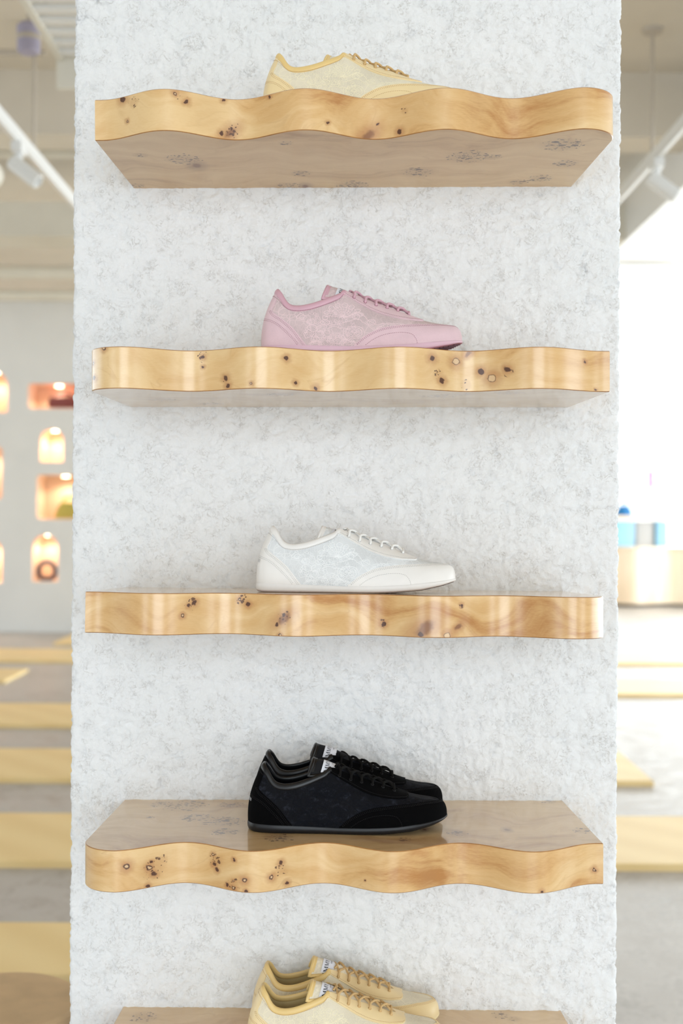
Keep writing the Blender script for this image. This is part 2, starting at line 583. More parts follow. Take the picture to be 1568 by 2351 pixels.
# =================================================================== wavy burl shelves
def burl(name, front, knots, clusters, seed, gloss=0.85):
    """front: coordinates run in x,z; otherwise x,y. knots: (u,v,r,kind) clusters: (u,v,r) in metres"""
    nb = NB(name)
    co = nb.co()
    sep = nb.n('ShaderNodeSeparateXYZ'); nb.lk(co, sep.inputs[0])
    cmb = nb.n('ShaderNodeCombineXYZ')
    nb.lk(sep.outputs[0], cmb.inputs[0]); nb.lk(sep.outputs[2 if front else 1], cmb.inputs[1])
    cmb.inputs[2].default_value = seed * 1.7
    uv = cmb.outputs[0]
    # flowing grain
    wv = nb.noise(uv, 7, 2, 0.5, out='Color')
    wv = nb.vm('SCALE', nb.vm('SUBTRACT', wv, (0.5, 0.5, 0.5)), scale=0.16)
    flow = nb.vm('ADD', uv, wv)
    g1 = nb.noise(nb.mapping(flow, (6, 34, 1)), 1.0, 5, 0.6, 0.4)
    g2 = nb.noise(nb.mapping(flow, (3.2, 9, 1)), 1.0, 4, 0.55, 0.8)
    g3 = nb.noise(nb.mapping(uv, (140, 900, 1)), 1.0, 3, 0.6)
    fig = nb.noise(nb.mapping(flow, (30, 8, 1)), 1.0, 3, 0.5, 0.3)
    if front:
        light, midc, deep = lin(236, 201, 146), lin(222, 178, 118), lin(190, 132, 70)
    else:
        light, midc, deep = lin(230, 198, 150), lin(218, 182, 132), lin(190, 148, 102)
    k = nb.m('ADD', nb.m('MULTIPLY', g1, 0.34), nb.m('ADD', nb.m('MULTIPLY', g2, 0.48), nb.m('ADD', nb.m('MULTIPLY', g3, 0.08), nb.m('MULTIPLY', fig, 0.10))))
    col = nb.ramp(k, [(0.38, deep), (0.47, midc), (0.58, light), (0.68, midc)])
    # thin growth lines
    gl = nb.m('ABSOLUTE', nb.m('SUBTRACT', nb.m('FRACT', nb.m('MULTIPLY', g2, 7.0)), 0.5))
    gl = nb.m('MULTIPLY', nb.rng(gl, 0.0, 0.07, 1, 0, True), nb.rng(g1, 0.45, 0.65, 0, 0.2))
    col = nb.mix(gl, col, lin(176, 118, 62))
    # distorted coordinates for knots
    dz = nb.noise(uv, 130, 2, 0.5, out='Color')
    dz = nb.vm('SCALE', nb.vm('SUBTRACT', dz, (0.5, 0.5, 0.5)), scale=0.0062)
    kuv = nb.vm('ADD', uv, dz)
    sz = seed * 1.7
    halo = dark = pale = soft = None
    def mx(a, b): return b if a is None else nb.m('MAXIMUM', a, b)
    for (u, v, r, kind) in knots:
        q = nb.mapping(kuv, (1, 1, 0), (-u, -v, 0))
        if kind == 's':
            q = nb.mapping(q, rot=(0, 0, 0.9 if front else 0.0))
            q = nb.mapping(q, (1, 0.55, 0), rot=(0, 0, 0))
        d = nb.m('DIVIDE', nb.vm('LENGTH', q, out=1), r)
        halo = mx(halo, nb.rng(d, 0.8, 3.2, 1, 0, True))
        if kind == 's': soft = mx(soft, nb.rng(d, 0.45, 1.15, 0.8, 0, True))
        else: dark = mx(dark, nb.rng(d, 0.7, 1.05, 1, 0, True))
        if kind in 'rp':
            pale = mx(pale, nb.rng(d, 0.35 if kind == 'r' else 0.66, 0.55 if kind == 'r' else 0.8, 1, 0, True))
    cl = None
    for (u, v, r) in clusters:
        q = nb.mapping(kuv, (1, 1, 0), (-u, -v, 0))
        d = nb.m('DIVIDE', nb.vm('LENGTH', q, out=1), r)
        cl = mx(cl, nb.rng(d, 0.35, 1.0, 1, 0, True))
    if cl is not None:
        stretch = (1, 1, 1) if front else (0.62, 1.0, 1)
        vq = nb.mapping(kuv, stretch)
        for sc, th, rad in ((210, 0.30, 0.36), (330, 0.45, 0.34), (120, 0.72, 0.36)):
            vd = nb.voro(vq, sc, out=None)
            rnd = nb.n('ShaderNodeSeparateColor'); nb.lk(vd.outputs['Color'], rnd.inputs[0])
            pres = nb.m('GREATER_THAN', nb.m('MULTIPLY', rnd.outputs[0], nb.m('ADD', cl, 0.15)), th)
            rr = nb.m('MULTIPLY', nb.m('ADD', rnd.outputs[1], 0.3), rad * (0.85 if front else 1.0))
            dot = nb.m('LESS_THAN', vd.outputs['Distance'], rr)
            dot = nb.m('MULTIPLY', nb.m('MULTIPLY', dot, pres), nb.m('GREATER_THAN', cl, 0.02))
            dark = mx(dark, nb.m('MULTIPLY', dot, 0.88))
        halo = mx(halo, nb.m('MULTIPLY', cl, 0.45))
    if halo is not None:
        col = nb.mix(nb.m('MULTIPLY', halo, 0.55), col, lin(176, 112, 62) if front else lin(150, 112, 84))
    if soft is not None:
        col = nb.mix(soft, col, lin(128, 78, 46))
    if dark is not None:
        col = nb.mix(dark, col, lin(86, 48, 28) if front else lin(88, 66, 60))
    if pale is not None:
        col = nb.mix(pale, col, lin(222, 186, 140))
    nb.pbsdf(col, 0.38, spec=0.45, coat=0.95 if front else gloss, coat_rough=0.23 if front else 0.07)
    return nb.mat
nbE = NB('veneer_seam')
nbE.pbsdf(nbE.ramp(nbE.noise(nbE.co(), 40, 3), [(0.3, lin(150, 96, 44)), (0.7, lin(190, 134, 72))]), 0.3, coat=0.5)
M_seam = nbE.mat

SH_W, SH_WB, SH_D, SH_T, SH_A = 0.680, 0.6585, 0.248, 0.0537, 0.0212
def shelf_outline(flip, inset=0.0):
    """plan loop; y=0 at wall, negative to the viewer; sharp end at left unless flip"""
    n = 260
    R = 0.046
    x0, x1 = -SH_W / 2 + inset, SH_W / 2 - inset
    per = 0.265 * SH_W
    pts = []
    def yw(x):
        s = (x + SH_W / 2)
        return -SH_D - SH_A + SH_A * -math.cos(2 * PI * (s - 0.142 * SH_W) / per) if s > 0.142 * SH_W - per / 2 else -SH_D
    front = []
    for k in range(n + 1):
        x = -SH_W / 2 + SH_W * k / n
        front.append((x, yw(x)))
    # right end: quarter-round corner
    xr = SH_W / 2
    yc = None
    res = []
    for x, y in front:
        if x <= xr - R: res.append((x, y))
    xs, ys = res[-1]
    yt = ys + R * 1.15
    for k in range(1, 15):
        a = PI / 2 * k / 14
        res.append((xs + (xr - xs) * math.sin(a), ys + (yt - ys) * (1 - math.cos(a))))
    loop = [(-SH_WB / 2, 0.0)] + res + [(SH_WB / 2, 0.0)]
    # inset along vertex normals
    if inset:
        L = len(loop); out = []
        for i in range(L):
            a, b, c = Vector(loop[i - 1]), Vector(loop[i]), Vector(loop[(i + 1) % L])
            e1 = (b - a).normalized(); e2 = (c - b).normalized()
            n1 = Vector((-e1.y, e1.x)); n2 = Vector((-e2.y, e2.x))
            nn = (n1 + n2)
            nn = nn / max(1e-6, nn.dot(n1) if abs(nn.dot(n1)) > .3 else 1)
            out.append(tuple(b + nn * inset))
        loop = out
    if flip:
        loop = [(-x, y) for x, y in loop][::-1]
    return loop

def make_shelf(idx, L, R_, flip, pitch, label, fk, fc, bk=(), bc=(), tilt_add=0.0, face='bottom'):
    dref = 1.652
    p0, p1 = P(*L, dref), P(*R_, dref)
    c = (p0 + p1) / 2
    c.z += SH_D * math.sin(pitch)          # a pitched shelf turns about its wall edge
    tilt = math.atan2(p1.z - p0.z, p1.x - p0.x)
    root = thing('wall_shelf', label, 'shelf', (c.x, WALL_Y + 0.004, c.z), (pitch, -tilt, 0), 'wavy burl wood shelves on the stucco column')
    cx, cy = (L[0] + R_[0]) / 2, (L[1] + R_[1]) / 2
    s = dref / F_PX
    kn = [((a[0] - cx) * s, -(a[1] - cy - (a[0] - cx) * (R_[1] - L[1]) / (R_[0] - L[0])) * s, a[2] * s * 0.85, a[3] if len(a) > 3 else 'd') for a in fk]
    cl = [((a[0] - cx) * s, -(a[1] - cy - (a[0] - cx) * (R_[1] - L[1]) / (R_[0] - L[0])) * s, a[2] * s * 1.25) for a in fc]
    m_front = burl('burl_edge_veneer', True, kn, cl, idx)
    zp = c.z - SH_D * math.sin(pitch) + (SH_T / 2 if face == 'top' else -SH_T / 2)
    def pl(px, py):
        x, d = on_plane(px, py, zp)
        return x - c.x, d - WALL_Y
    bcl = []
    for a in bc:
        u, v = pl(a[0], a[1])
        bcl.append((u, v, a[2] * 1.75 / F_PX * 1.5))
    bkn = []
    for a in bk:
        u, v = pl(a[0], a[1])
        bkn.append((u, v, a[2] * 1.75 / F_PX * 1.3, 's'))
    m_flat = burl('burl_face_veneer', False, bkn, bcl, idx + 10, 0.3 if idx == 1 else 0.85)
    loop, inn = shelf_outline(flip), shelf_outline(flip, 0.0009)
    n = len(loop); h = SH_T / 2
    bd = MB()
    rings = [(inn, -h), (loop, -h + .0009), (loop, h - .0009), (inn, h)]
    vs = [(x, y, z) for lp, z in rings for x, y in lp]
    fs, ms = [], []
    bd.add(vs, [])
    for r in (0, 2):
        for k in range(n):
            l = (k + 1) % n
            bd.f.append((r * n + k, r * n + l, (r + 1) * n + l, (r + 1) * n + k)); bd.m.append(1)
    bd.f.append(tuple(range(n))[::-1]); bd.m.append(0)
    bd.f.append(tuple(range(3 * n, 4 * n))); bd.m.append(0)
    l = n - 1                                  # wall side closed on the board
    bd.f.append((n + l, n + 0, 2 * n + 0, 2 * n + l)); bd.m.append(0)
    build('board', bd, [m_flat, M_seam], root, angle=25)
    ed = MB()
    vs = [(x, y, z) for z in (-h + .0009, h - .0009) for x, y in loop]
    vs += [(x, y, z) for z in (h - .0009, -h + .0009) for x, y in inn]
    fs = []
    for r in range(4):
        q = (r + 1) % 4
        for k in range(n - 1):
            fs.append((r * n + k, r * n + k + 1, q * n + k + 1, q * n + k))
    ed.add(vs, fs)
    build('edge_banding', ed, m_front, root, angle=25)
    return root, c, tilt, pitch

shelf_info = []
shelf_info.append(make_shelf(1, (219, 274), (1408, 269), False, 0.0,
    'topmost wavy burl shelf, underside showing, holding the upper yellow sneaker',
    [(285, 233, 9), (410, 235, 6, 'r'), (434, 250, 6), (296, 285, 4, 'r'), (513, 230, 5), (528, 303, 11, 's'), (530, 293, 5), (508, 307, 6), (620, 230, 4),
     (783, 223, 4), (867, 283, 3), (917, 306, 7), (753, 297, 4), (845, 310, 13, 's')],
    [(312, 245, 14), (418, 230, 22), (533, 300, 20), (928, 262, 9), (620, 230, 9)],
    [(450, 375, 9), (700, 425, 7)],
    [(320, 350, 16), (420, 360, 36), (690, 395, 22), (1075, 360, 42), (960, 395, 36), (1130, 362, 20), (1290, 335, 42), (1300, 378, 26), (660, 424, 28),
     (810, 424, 36), (1240, 412, 28), (310, 420, 20), (655, 325, 14), (1190, 420, 22)], face='bottom'))
shelf_info.append(make_shelf(2, (212, 851), (1397, 852), True, 0.0,
    'second wavy burl shelf from the top, under the pink sneaker',
    [(249, 807, 6, 'r'), (217, 836, 5, 'r'), (221, 872, 6), (466, 818, 5), (465, 841, 4), (521, 871, 7), (526, 888, 6), (659, 828, 6), (583, 886, 4, 'r'),
     (680, 882, 5), (724, 892, 6), (990, 827, 8), (1047, 830, 11, 'p'), (1013, 876, 8), (1104, 853, 8), (1128, 869, 12, 'p'), (1160, 852, 8), (1341, 831, 4), (1075, 811, 7, 's'), (1368, 894, 3)],
    [(466, 817, 14), (522, 880, 10), (1005, 862, 14), (1070, 884, 14), (1160, 860, 12)], (),
    [(370, 915, 30), (480, 925, 30), (640, 905, 30), (1010, 910, 40), (1060, 905, 30), (1170, 903, 30)], face='bottom'))
shelf_info.append(make_shelf(3, (198, 1406), (1384, 1417), False, math.radians(-2.0),
    'middle wavy burl shelf seen edge-on, under the white sneaker',
    [(425, 1412, 5, 'r'), (437, 1390, 5), (449, 1383, 6), (550, 1375, 5, 'r'), (570, 1387, 6), (655, 1418, 12, 's'), (638, 1431, 6), (654, 1410, 5), (645, 1455, 5, 'r'),
     (880, 1432, 7), (972, 1440, 18, 's'), (962, 1452, 8), (1022, 1455, 10, 'p'), (1047, 1437, 7, 's'), (1055, 1388, 4)],
    [(440, 1386, 18), (555, 1376, 18), (657, 1413, 20), (880, 1430, 10), (1055, 1388, 8)], face='top'))
shelf_info.append(make_shelf(4, (200, 1982), (1379, 1985), True, 0.0,
    'fourth wavy burl shelf from the top, under the black sneakers, its top face showing',
    [(300, 1973, 9, 'r'), (347, 1983, 8, 'r'), (352, 1971, 4), (357, 2000, 7), (345, 2025, 5), (330, 2033, 5, 'r'), (491, 1956, 5, 'r'), (494, 1978, 6), (500, 1990, 5),
     (541, 1959, 4), (541, 2006, 4, 'r'), (566, 2002, 8, 'r'), (527, 2020, 5), (540, 2023, 6, 'r'), (570, 2028, 5), (626, 1998, 7, 'r'), (647, 1969, 6), (660, 2017, 5),
     (1365, 1999, 6, 'r'), (1233, 2029, 5), (838, 2008, 2)],
    [(355, 1990, 26), (498, 1970, 18), (540, 2015, 20), (650, 1985, 16), (375, 1970, 12)], [(1050, 1914, 5), (975, 1907, 4), (1165, 1908, 5)],
    [(420, 1850, 50), (370, 1846, 30), (450, 1877, 34), (510, 1887, 42), (515, 1910, 30), (640, 1925, 30), (1050, 1916, 20), (1340, 1910, 24), (1260, 1843, 18), (530, 1848, 30), (345, 1877, 10), (930, 1930, 16)], face='top'))
shelf_info.append(make_shelf(5, (191, 2529), (1379, 2540), False, 0.0,
    'bottom burl shelf cut off by the lower frame edge, under the yellow pair', [], [], (),
    [(1150, 2332, 22), (1180, 2340, 16), (330, 2340, 30)], face='top'))

# =================================================================== SNEAKERS
# surface: F = feather line (footprint), T = collar / throat / top centre line; mm
FN = [(1, 0), (3, -12), (12, -24), (35, -31), (70, -32.5), (104, -34), (122, -35.8), (150, -39), (190, -42), (220, -40.5), (245, -34.5), (262, -25), (272, -13.5), (276, 0)]
FF = [(1, 0), (3, 12), (12, 23.5), (35, 29.5), (70, 28.5), (104, 28), (122, 29), (150, 33), (190, 39), (220, 39.5), (245, 34.5), (262, 25.5), (272, 14), (276, 0)]
TT = [(22, 0, 90), (23, -8, 89.3), (28, -15, 83), (41, -21, 66.3), (66, -25, 66.2), (105, -21, 80.3), (116, -15.5, 87), (146, 0, 79), (182, 0, 64), (211, 0, 52), (232, 0, 45.5), (247, 0, 43), (256, 0, 41.5), (262, 0, 39.5)]
NK = 13.0
ZF = ([0, 30, 62, 124, 165, 205, 246, 262, 276], [12.3, 11.6, 11, 9, 9.5, 11.5, 16.2, 18.4, 20.6])
ZB = ([0, 10, 150, 165, 185, 226, 256, 270, 280], [0.6, 0, 0, 0.2, 1, 4.5, 11, 15.2, 18])
def crom(ctrl, k, mirror=True):
    c = np.array(ctrl, float)
    a0 = c[1].copy(); a1 = c[-2].copy()
    a0[1] = -a0[1]; a1[1] = -a1[1]
    e = np.vstack([a0, c, a1])
    k = np.clip(k, 0, len(c) - 1 - 1e-9)
    i = np.floor(k).astype(int); f = (k - i)[..., None]
    p0, p1, p2, p3 = e[i], e[i + 1], e[i + 2], e[i + 3]
    return 0.5 * ((2 * p1) + (-p0 + p2) * f + (2 * p0 - 5 * p1 + 4 * p2 - p3) * f ** 2 + (-p0 + 3 * p1 - 3 * p2 + p3) * f ** 3)
def sst(x, a, b):
    t = np.clip((x - a) / (b - a), 0, 1)
    return t * t * (3 - 2 * t)
def Sf(u, t, side=-1):
    """u 0..1 heel centre -> toe centre, t 0..1 feather -> top; side -1 near (lateral), +1 far"""
    u = np.asarray(u, float); t = np.asarray(t, float)
    u, t = np.broadcast_arrays(u, t)
    k = u * NK
    Fp = crom(FN if side < 0 else FF, k)
    Tp = crom(TT, k).copy()
    if side > 0: Tp[..., 1] *= -1
    zf = np.interp(Fp[..., 0], *ZF)
    b = sst(k, 4.6, 6.8)
    bul = 0.06 + 0.22 * sst(k, 0.5, 4)
    pw = 2.0 - 0.5 * sst(k, 0.5, 4)
    ho = t ** pw - bul * np.sin(PI * t)
    a = t * PI / 2
    p = 1.35 - 0.72 * sst(k, 6.5, 12)
    q = 1.0 - 0.08 * sst(k, 7, 12)
    hc = 1 - np.maximum(np.cos(a), 0) ** p
    vc = np.sin(a) ** q
    h = ho * (1 - b) + hc * b
    v = t * (1 - b) + vc * b
    x = Fp[..., 0] + (Tp[..., 0] - Fp[..., 0]) * h
    y = Fp[..., 1] + (Tp[..., 1] - Fp[..., 1]) * h
    z = zf + (Tp[..., 2] - zf) * v
    return np.stack([x, y, z], -1)
def Sn(u, t, side=-1):
    e = 0.004
    du = Sf(np.clip(u + e, 0, 1), t, side) - Sf(np.clip(np.asarray(u) - e, 0, 1), t, side)
    dt = Sf(u, np.clip(np.asarray(t) + e, 0, 1), side) - Sf(u, np.clip(np.asarray(t) - e, 0, 1), side)
    n = np.cross(dt, du) if side < 0 else np.cross(du, dt)
    l = np.linalg.norm(n, axis=-1, keepdims=True)
    return -n / np.maximum(l, 1e-9) * (1 if True else 1)
# make sure normals point outward on the near side
_test = Sn(np.array([0.45]), np.array([0.4]))[0]
NSIGN = 1.0 if _test[1] < 0 else -1.0
def So(u, t, off, side=-1):
    return Sf(u, t, side) + Sn(u, t, side) * off * NSIGN
_gu, _gt = np.meshgrid(np.linspace(0, 1, 420), np.linspace(0, 1, 110), indexing='ij')
_G = Sf(_gu, _gt)
_gx, _gz = _G[..., 0].ravel(), _G[..., 2].ravel()
_guf, _gtf = _gu.ravel(), _gt.ravel()
def inv(xz):
    xz = np.asarray(xz, float)
    U = np.empty(len(xz)); T = np.empty(len(xz))
    for i, (x, z) in enumerate(xz):
        k = np.argmin((_gx - x) ** 2 + (_gz - z) ** 2)
        U[i], T[i] = _guf[k], _gtf[k]
    for _ in range(4):
        p = Sf(U, T)
        e = 0.002
        pu = (Sf(np.clip(U + e, 0, 1), T) - Sf(np.clip(U - e, 0, 1), T)) / (np.clip(U + e, 0, 1) - np.clip(U - e, 0, 1))[:, None]
        pt = (Sf(U, np.clip(T + e, 0, 1)) - Sf(U, np.clip(T - e, 0, 1))) / (np.clip(T + e, 0, 1) - np.clip(T - e, 0, 1))[:, None]
        rx, rz = xz[:, 0] - p[:, 0], xz[:, 1] - p[:, 2]
        det = pu[:, 0] * pt[:, 2] - pu[:, 2] * pt[:, 0]
        ok = np.abs(det) > 200
        det = np.where(ok, det, 1)
        du = np.where(ok, (rx * pt[:, 2] - rz * pt[:, 0]) / det, 0)
        dt = np.where(ok, (pu[:, 0] * rz - pu[:, 2] * rx) / det, 0)
        U = np.clip(U + np.clip(du, -.01, .01), 0, 1); T = np.clip(T + np.clip(dt, -.03, .03), 0, 1)
    return U, T
MM = 0.001 * 0.985
XO = 138.0
def toV(p):
    p = np.asarray(p, float)
    return [((a[0] - XO) * MM, a[1] * MM, a[2] * MM) for a in p.reshape(-1, 3)]
def resample(pts, n):
    p = np.asarray(pts, float)
    d = np.concatenate([[0], np.cumsum(np.linalg.norm(np.diff(p, axis=0), axis=1))])
    # Catmull through the points
    k = np.interp(np.linspace(0, d[-1], n), d, np.arange(len(p)))
    e = np.vstack([2 * p[0] - p[1], p, 2 * p[-1] - p[-2]])
    k = np.clip(k, 0, len(p) - 1 - 1e-9); i = np.floor(k).astype(int); f = (k - i)[:, None]
    p0, p1, p2, p3 = e[i], e[i + 1], e[i + 2], e[i + 3]
    return 0.5 * ((2 * p1) + (-p0 + p2) * f + (2 * p0 - 5 * p1 + 4 * p2 - p3) * f ** 2 + (-p0 + 3 * p1 - 3 * p2 + p3) * f ** 3)
def gridV(mb, arr, flip=False, mi=0):
    ni, nj = arr.shape[:2]
    v = toV(arr)
    fs = []
    for i in range(ni - 1):
        for j in range(nj - 1):
            q = (i * nj + j, (i + 1) * nj + j, (i + 1) * nj + j + 1, i * nj + j + 1)
            fs.append(q[::-1] if flip else q)
    mb.add(v, fs, mi)
def patch(mb, U, T, off, sides, base=-0.3):
    """U,T (ni,nj) grids; raised shell with a skirt around its border"""
    for side in sides:
        top = So(U, T, off, side)
        ni, nj = U.shape
        gridV(mb, top, flip=(side > 0))
        bu = np.concatenate([U[0, :], U[1:, -1], U[-1, -2::-1], U[-2:0:-1, 0]])
        bt = np.concatenate([T[0, :], T[1:, -1], T[-1, -2::-1], T[-2:0:-1, 0]])
        a = So(bu, bt, off, side); b = So(bu, bt, base, side)
        sk = np.stack([a, b], 0)
        sk = np.concatenate([sk, sk[:, :1]], 1)
        gridV(mb, sk, flip=(side < 0))
def wrap_patch(mb, U, T, off, base=-0.3):
    """symmetric about heel/toe: U grid rows run from the seam on the near side to the centre"""
    for side in (-1, 1):
        gridV(mb, So(U, T, off, side), flip=(side > 0))

# ---- borders (mm, near side view)
B_counter = [(23.5, 84), (20.5, 72), (16, 61), (19, 55), (29, 48), (43.5, 35.5), (53.6, 23), (62.7, 11.3)]
B_counter2 = [(4.5, 50), (23, 41), (43.5, 22.6), (52.6, 12)]
B_guard = [(127, 9.2), (136.5, 18.6), (148.7, 26.7), (165, 33.6), (185, 37.2), (205, 38.8), (225, 39.6), (243, 40.4)]
B_guard2 = [(142.6, 10.2), (154.8, 18.6), (171, 24.7), (191, 27), (205, 24.7), (211, 17.6), (212.5, 12.4)]
B_eye = [(113, 82.5), (125, 75), (136.5, 68), (155, 58), (175, 50.8), (198, 46.6), (214, 45.8)]

def u_of_k(k): return k / NK
# counter boundary as u(t)
_bu, _bt = inv(resample(B_counter, 40))
_o = np.argsort(_bt)
_bt_s, _bu_s = _bt[_o], _bu[_o]
# guard boundary as t(u)
_qu, _qt = inv(resample(B_guard, 50))
_o = np.argsort(_qu)
_qu = np.concatenate([_qu[_o], [0.955, 1.0]]); _qt = np.concatenate([_qt[_o], [0.80, 0.86]])
_qt = np.clip(_qt, 0, 0.95)
# eyestay lower edge t(u)
_eu, _et = inv(resample(B_eye, 50))
_o = np.argsort(_eu); _eu, _et = _eu[_o], _et[_o]
_e_end = _eu[-1] + 0.040
_el = _et[-1]; _eu = np.concatenate([_eu, [_eu[-1] + 0.016, _eu[-1] + 0.028, _eu[-1] + 0.036, _e_end]]); _et = np.concatenate([_et, [_el + .10 * (1 - _el), _el + .3 * (1 - _el), _el + .6 * (1 - _el), 1.0]]); _et = np.clip(_et, 0, 1)
def gap_half(x): return np.interp(x, [112, 118, 135, 150, 203, 210], [16, 15.5, 12, 10, 6.5, 0])
def t_throat(u):
    tt = np.linspace(0.3, 1, 300)
    out = []
    for uu in np.atleast_1d(u):
        p = Sf(np.full(300, uu), tt)
        g = gap_half(p[:, 0])
        below = np.abs(p[:, 1]) <= g
        out.append(tt[np.argmax(below)] if below.any() else 1.0)
    return np.array(out)

def stitch_line(mb, U, T, off, spacing, length, w, sides):
    for side in sides:
        p = So(U, T, off, side); nrm = Sn(U, T, side) * NSIGN
        d = np.concatenate([[0], np.cumsum(np.linalg.norm(np.diff(p, axis=0), axis=1))])
        for s in np.arange(spacing / 2, d[-1], spacing):
            c = np.array([np.interp(s, d, p[:, i]) for i in range(3)])
            c2 = np.array([np.interp(min(s + 0.3, d[-1]), d, p[:, i]) for i in range(3)])
            n = np.array([np.interp(s, d, nrm[:, i]) for i in range(3)])
            t = c2 - c
            if np.linalg.norm(t) < 1e-6: continue
            t /= np.linalg.norm(t); n /= np.linalg.norm(n); bb = np.cross(n, t)
            L, Wd, h = length / 2, w / 2, 0.16
            vs = [c + t * a * L + bb * b_ * Wd + n * z for z in (-h, h) for a, b_ in ((-1, -1), (1, -1), (1, 1), (-1, 1))]
            mb.add(toV(vs), [(4, 5, 6, 7), (0, 1, 5, 4), (1, 2, 6, 5), (2, 3, 7, 6), (3, 0, 4, 7)])

def offset_curve(xz, d):
    p = np.asarray(xz, float)
    t = np.gradient(p, axis=0); t /= np.linalg.norm(t, axis=1, keepdims=True)
    return p + np.stack([-t[:, 1], t[:, 0]], 1) * d

# ---- lettering: small serif stroke font; every glyph a list of (x0,y0,x1,y1,width) in a 0..1 tall box
def serif(x, y, w=0.22): return (x - w / 2, y, x + w / 2, y, 0.05)
TH, TN = 0.15, 0.055
GLYPH = {
    'J': (0.42, [(0.26, 1, 0.26, 0.18, TH), (0.26, 0.18, 0.17, 0.02, 0.09), (0.17, 0.02, 0.05, 0.06, 0.07), serif(0.26, 1)]),
    'I': (0.32, [(0.16, 1, 0.16, 0, TH), serif(0.16, 1), serif(0.16, 0)]),
    'M': (0.98, [(0.14, 0, 0.14, 1, TN), (0.16, 1, 0.47, 0, TH), (0.47, 0, 0.80, 1, TN), (0.82, 1, 0.82, 0, TH), serif(0.14, 0), serif(0.82, 0), serif(0.12, 1, .16), serif(0.84, 1, .16)]),
    'Y': (0.74, [(0.12, 1, 0.38, 0.46, TH), (0.38, 0.46, 0.62, 1, TN), (0.38, 0.46, 0.38, 0, TH), serif(0.38, 0), serif(0.12, 1), serif(0.62, 1, .18)]),
    'H': (0.82, [(0.16, 0, 0.16, 1, TH), (0.66, 0, 0.66, 1, TH), (0.16, 0.52, 0.66, 0.52, TN), serif(.16, 0), serif(.16, 1), serif(.66, 0), serif(.66, 1)]),
    'L': (0.62, [(0.16, 0, 0.16, 1, TH), (0.10, 0.025, 0.54, 0.025, TN), (0.54, 0.0, 0.54, 0.2, TN), serif(.16, 1)]),
    'N': (0.86, [(0.14, 0, 0.14, 1, TN), (0.14, 1, 0.70, 0, TH), (0.70, 0, 0.70, 1, TN), serif(.14, 0), serif(.12, 1, .16), serif(.70, 1)]),
    ' ': (0.40, []),
}
def arcs(cx, cy, rx, ry, a0, a1, n=12):
    out = []
    for k in range(n):
        A, B = a0 + (a1 - a0) * k / n, a0 + (a1 - a0) * (k + 1) / n
        wd = TN + (TH - TN) * abs(math.cos((A + B) / 2))
        out.append((cx + rx * math.cos(A), cy + ry * math.sin(A), cx + rx * math.cos(B), cy + ry * math.sin(B), wd))
    return out
GLYPH['O'] = (0.86, arcs(0.42, 0.5, 0.32, 0.47, 0, 2 * PI, 16))
GLYPH['C'] = (0.80, arcs(0.42, 0.5, 0.32, 0.47, 0.25 * PI, 1.75 * PI, 12) + [(0.66, 0.72, 0.66, 0.98, TN)])
GLYPH['D'] = (0.86, [(0.16, 0, 0.16, 1, TH), (0.1, .975, 0.36, .975, TN), (0.1, .025, 0.36, .025, TN)] + arcs(0.34, 0.5, 0.36, 0.475, -PI / 2, PI / 2, 8))
def text_strokes(txt, height, track=0.06):
    x = 0; out = []
    for ch in txt:
        w, st = GLYPH[ch]
        for (a, b, c, d, wd) in st:
            out.append(((x + a) * height, b * height, (x + c) * height, d * height, wd * height))
        x += w + track
    return out, (x - track) * height
def text_mesh(mb, txt, height, fn, cx=0, cy=0):
    """fn(a,b)->3D mm point; a along baseline, b up"""
    st, w = text_strokes(txt, height)
    for (a, b, c, d, wd) in st:
        dx, dy = c - a, d - b
        l = math.hypot(dx, dy) or 1e-6
        nx, ny = -dy / l * wd / 2, dx / l * wd / 2
        ns = max(1, int(l / 0.8))
        top, bot = [], []
        for k in range(ns + 1):
            f = k / ns
            x, y = a + dx * f - w / 2 + cx, b + dy * f - height / 2 + cy
            top.append(fn(x + nx, y + ny)); bot.append(fn(x - nx, y - ny))
        vs = toV(np.array(top + bot))
        m = ns + 1
        mb.add(vs, [(m + k, m + k + 1, k + 1, k) for k in range(ns)])

# ---- tongue surface (mm)
TC = np.array([(142, 79.0), (126, 85.8), (114, 90.5), (104, 94.0), (92, 97.0)])
def tongue(s, v, off=0.0):
    s = np.asarray(s, float); v = np.asarray(v, float); s, v = np.broadcast_arrays(s, v)
    k = s * 4
    c = resample(TC, 81)
    x = np.interp(k, np.linspace(0, 4, 81), c[:, 0]); z = np.interp(k, np.linspace(0, 4, 81), c[:, 1])
    hw = 11 + 12 * s
    drop = (5 + 15 * s) * v ** 2
    nx, nz = 0.28, 0.96
    return np.stack([x - 7 * s * v ** 2 + nx * off, v * hw * (1 - .08 * v ** 2) + 0.45 * off * v, z - drop + nz * off], -1)

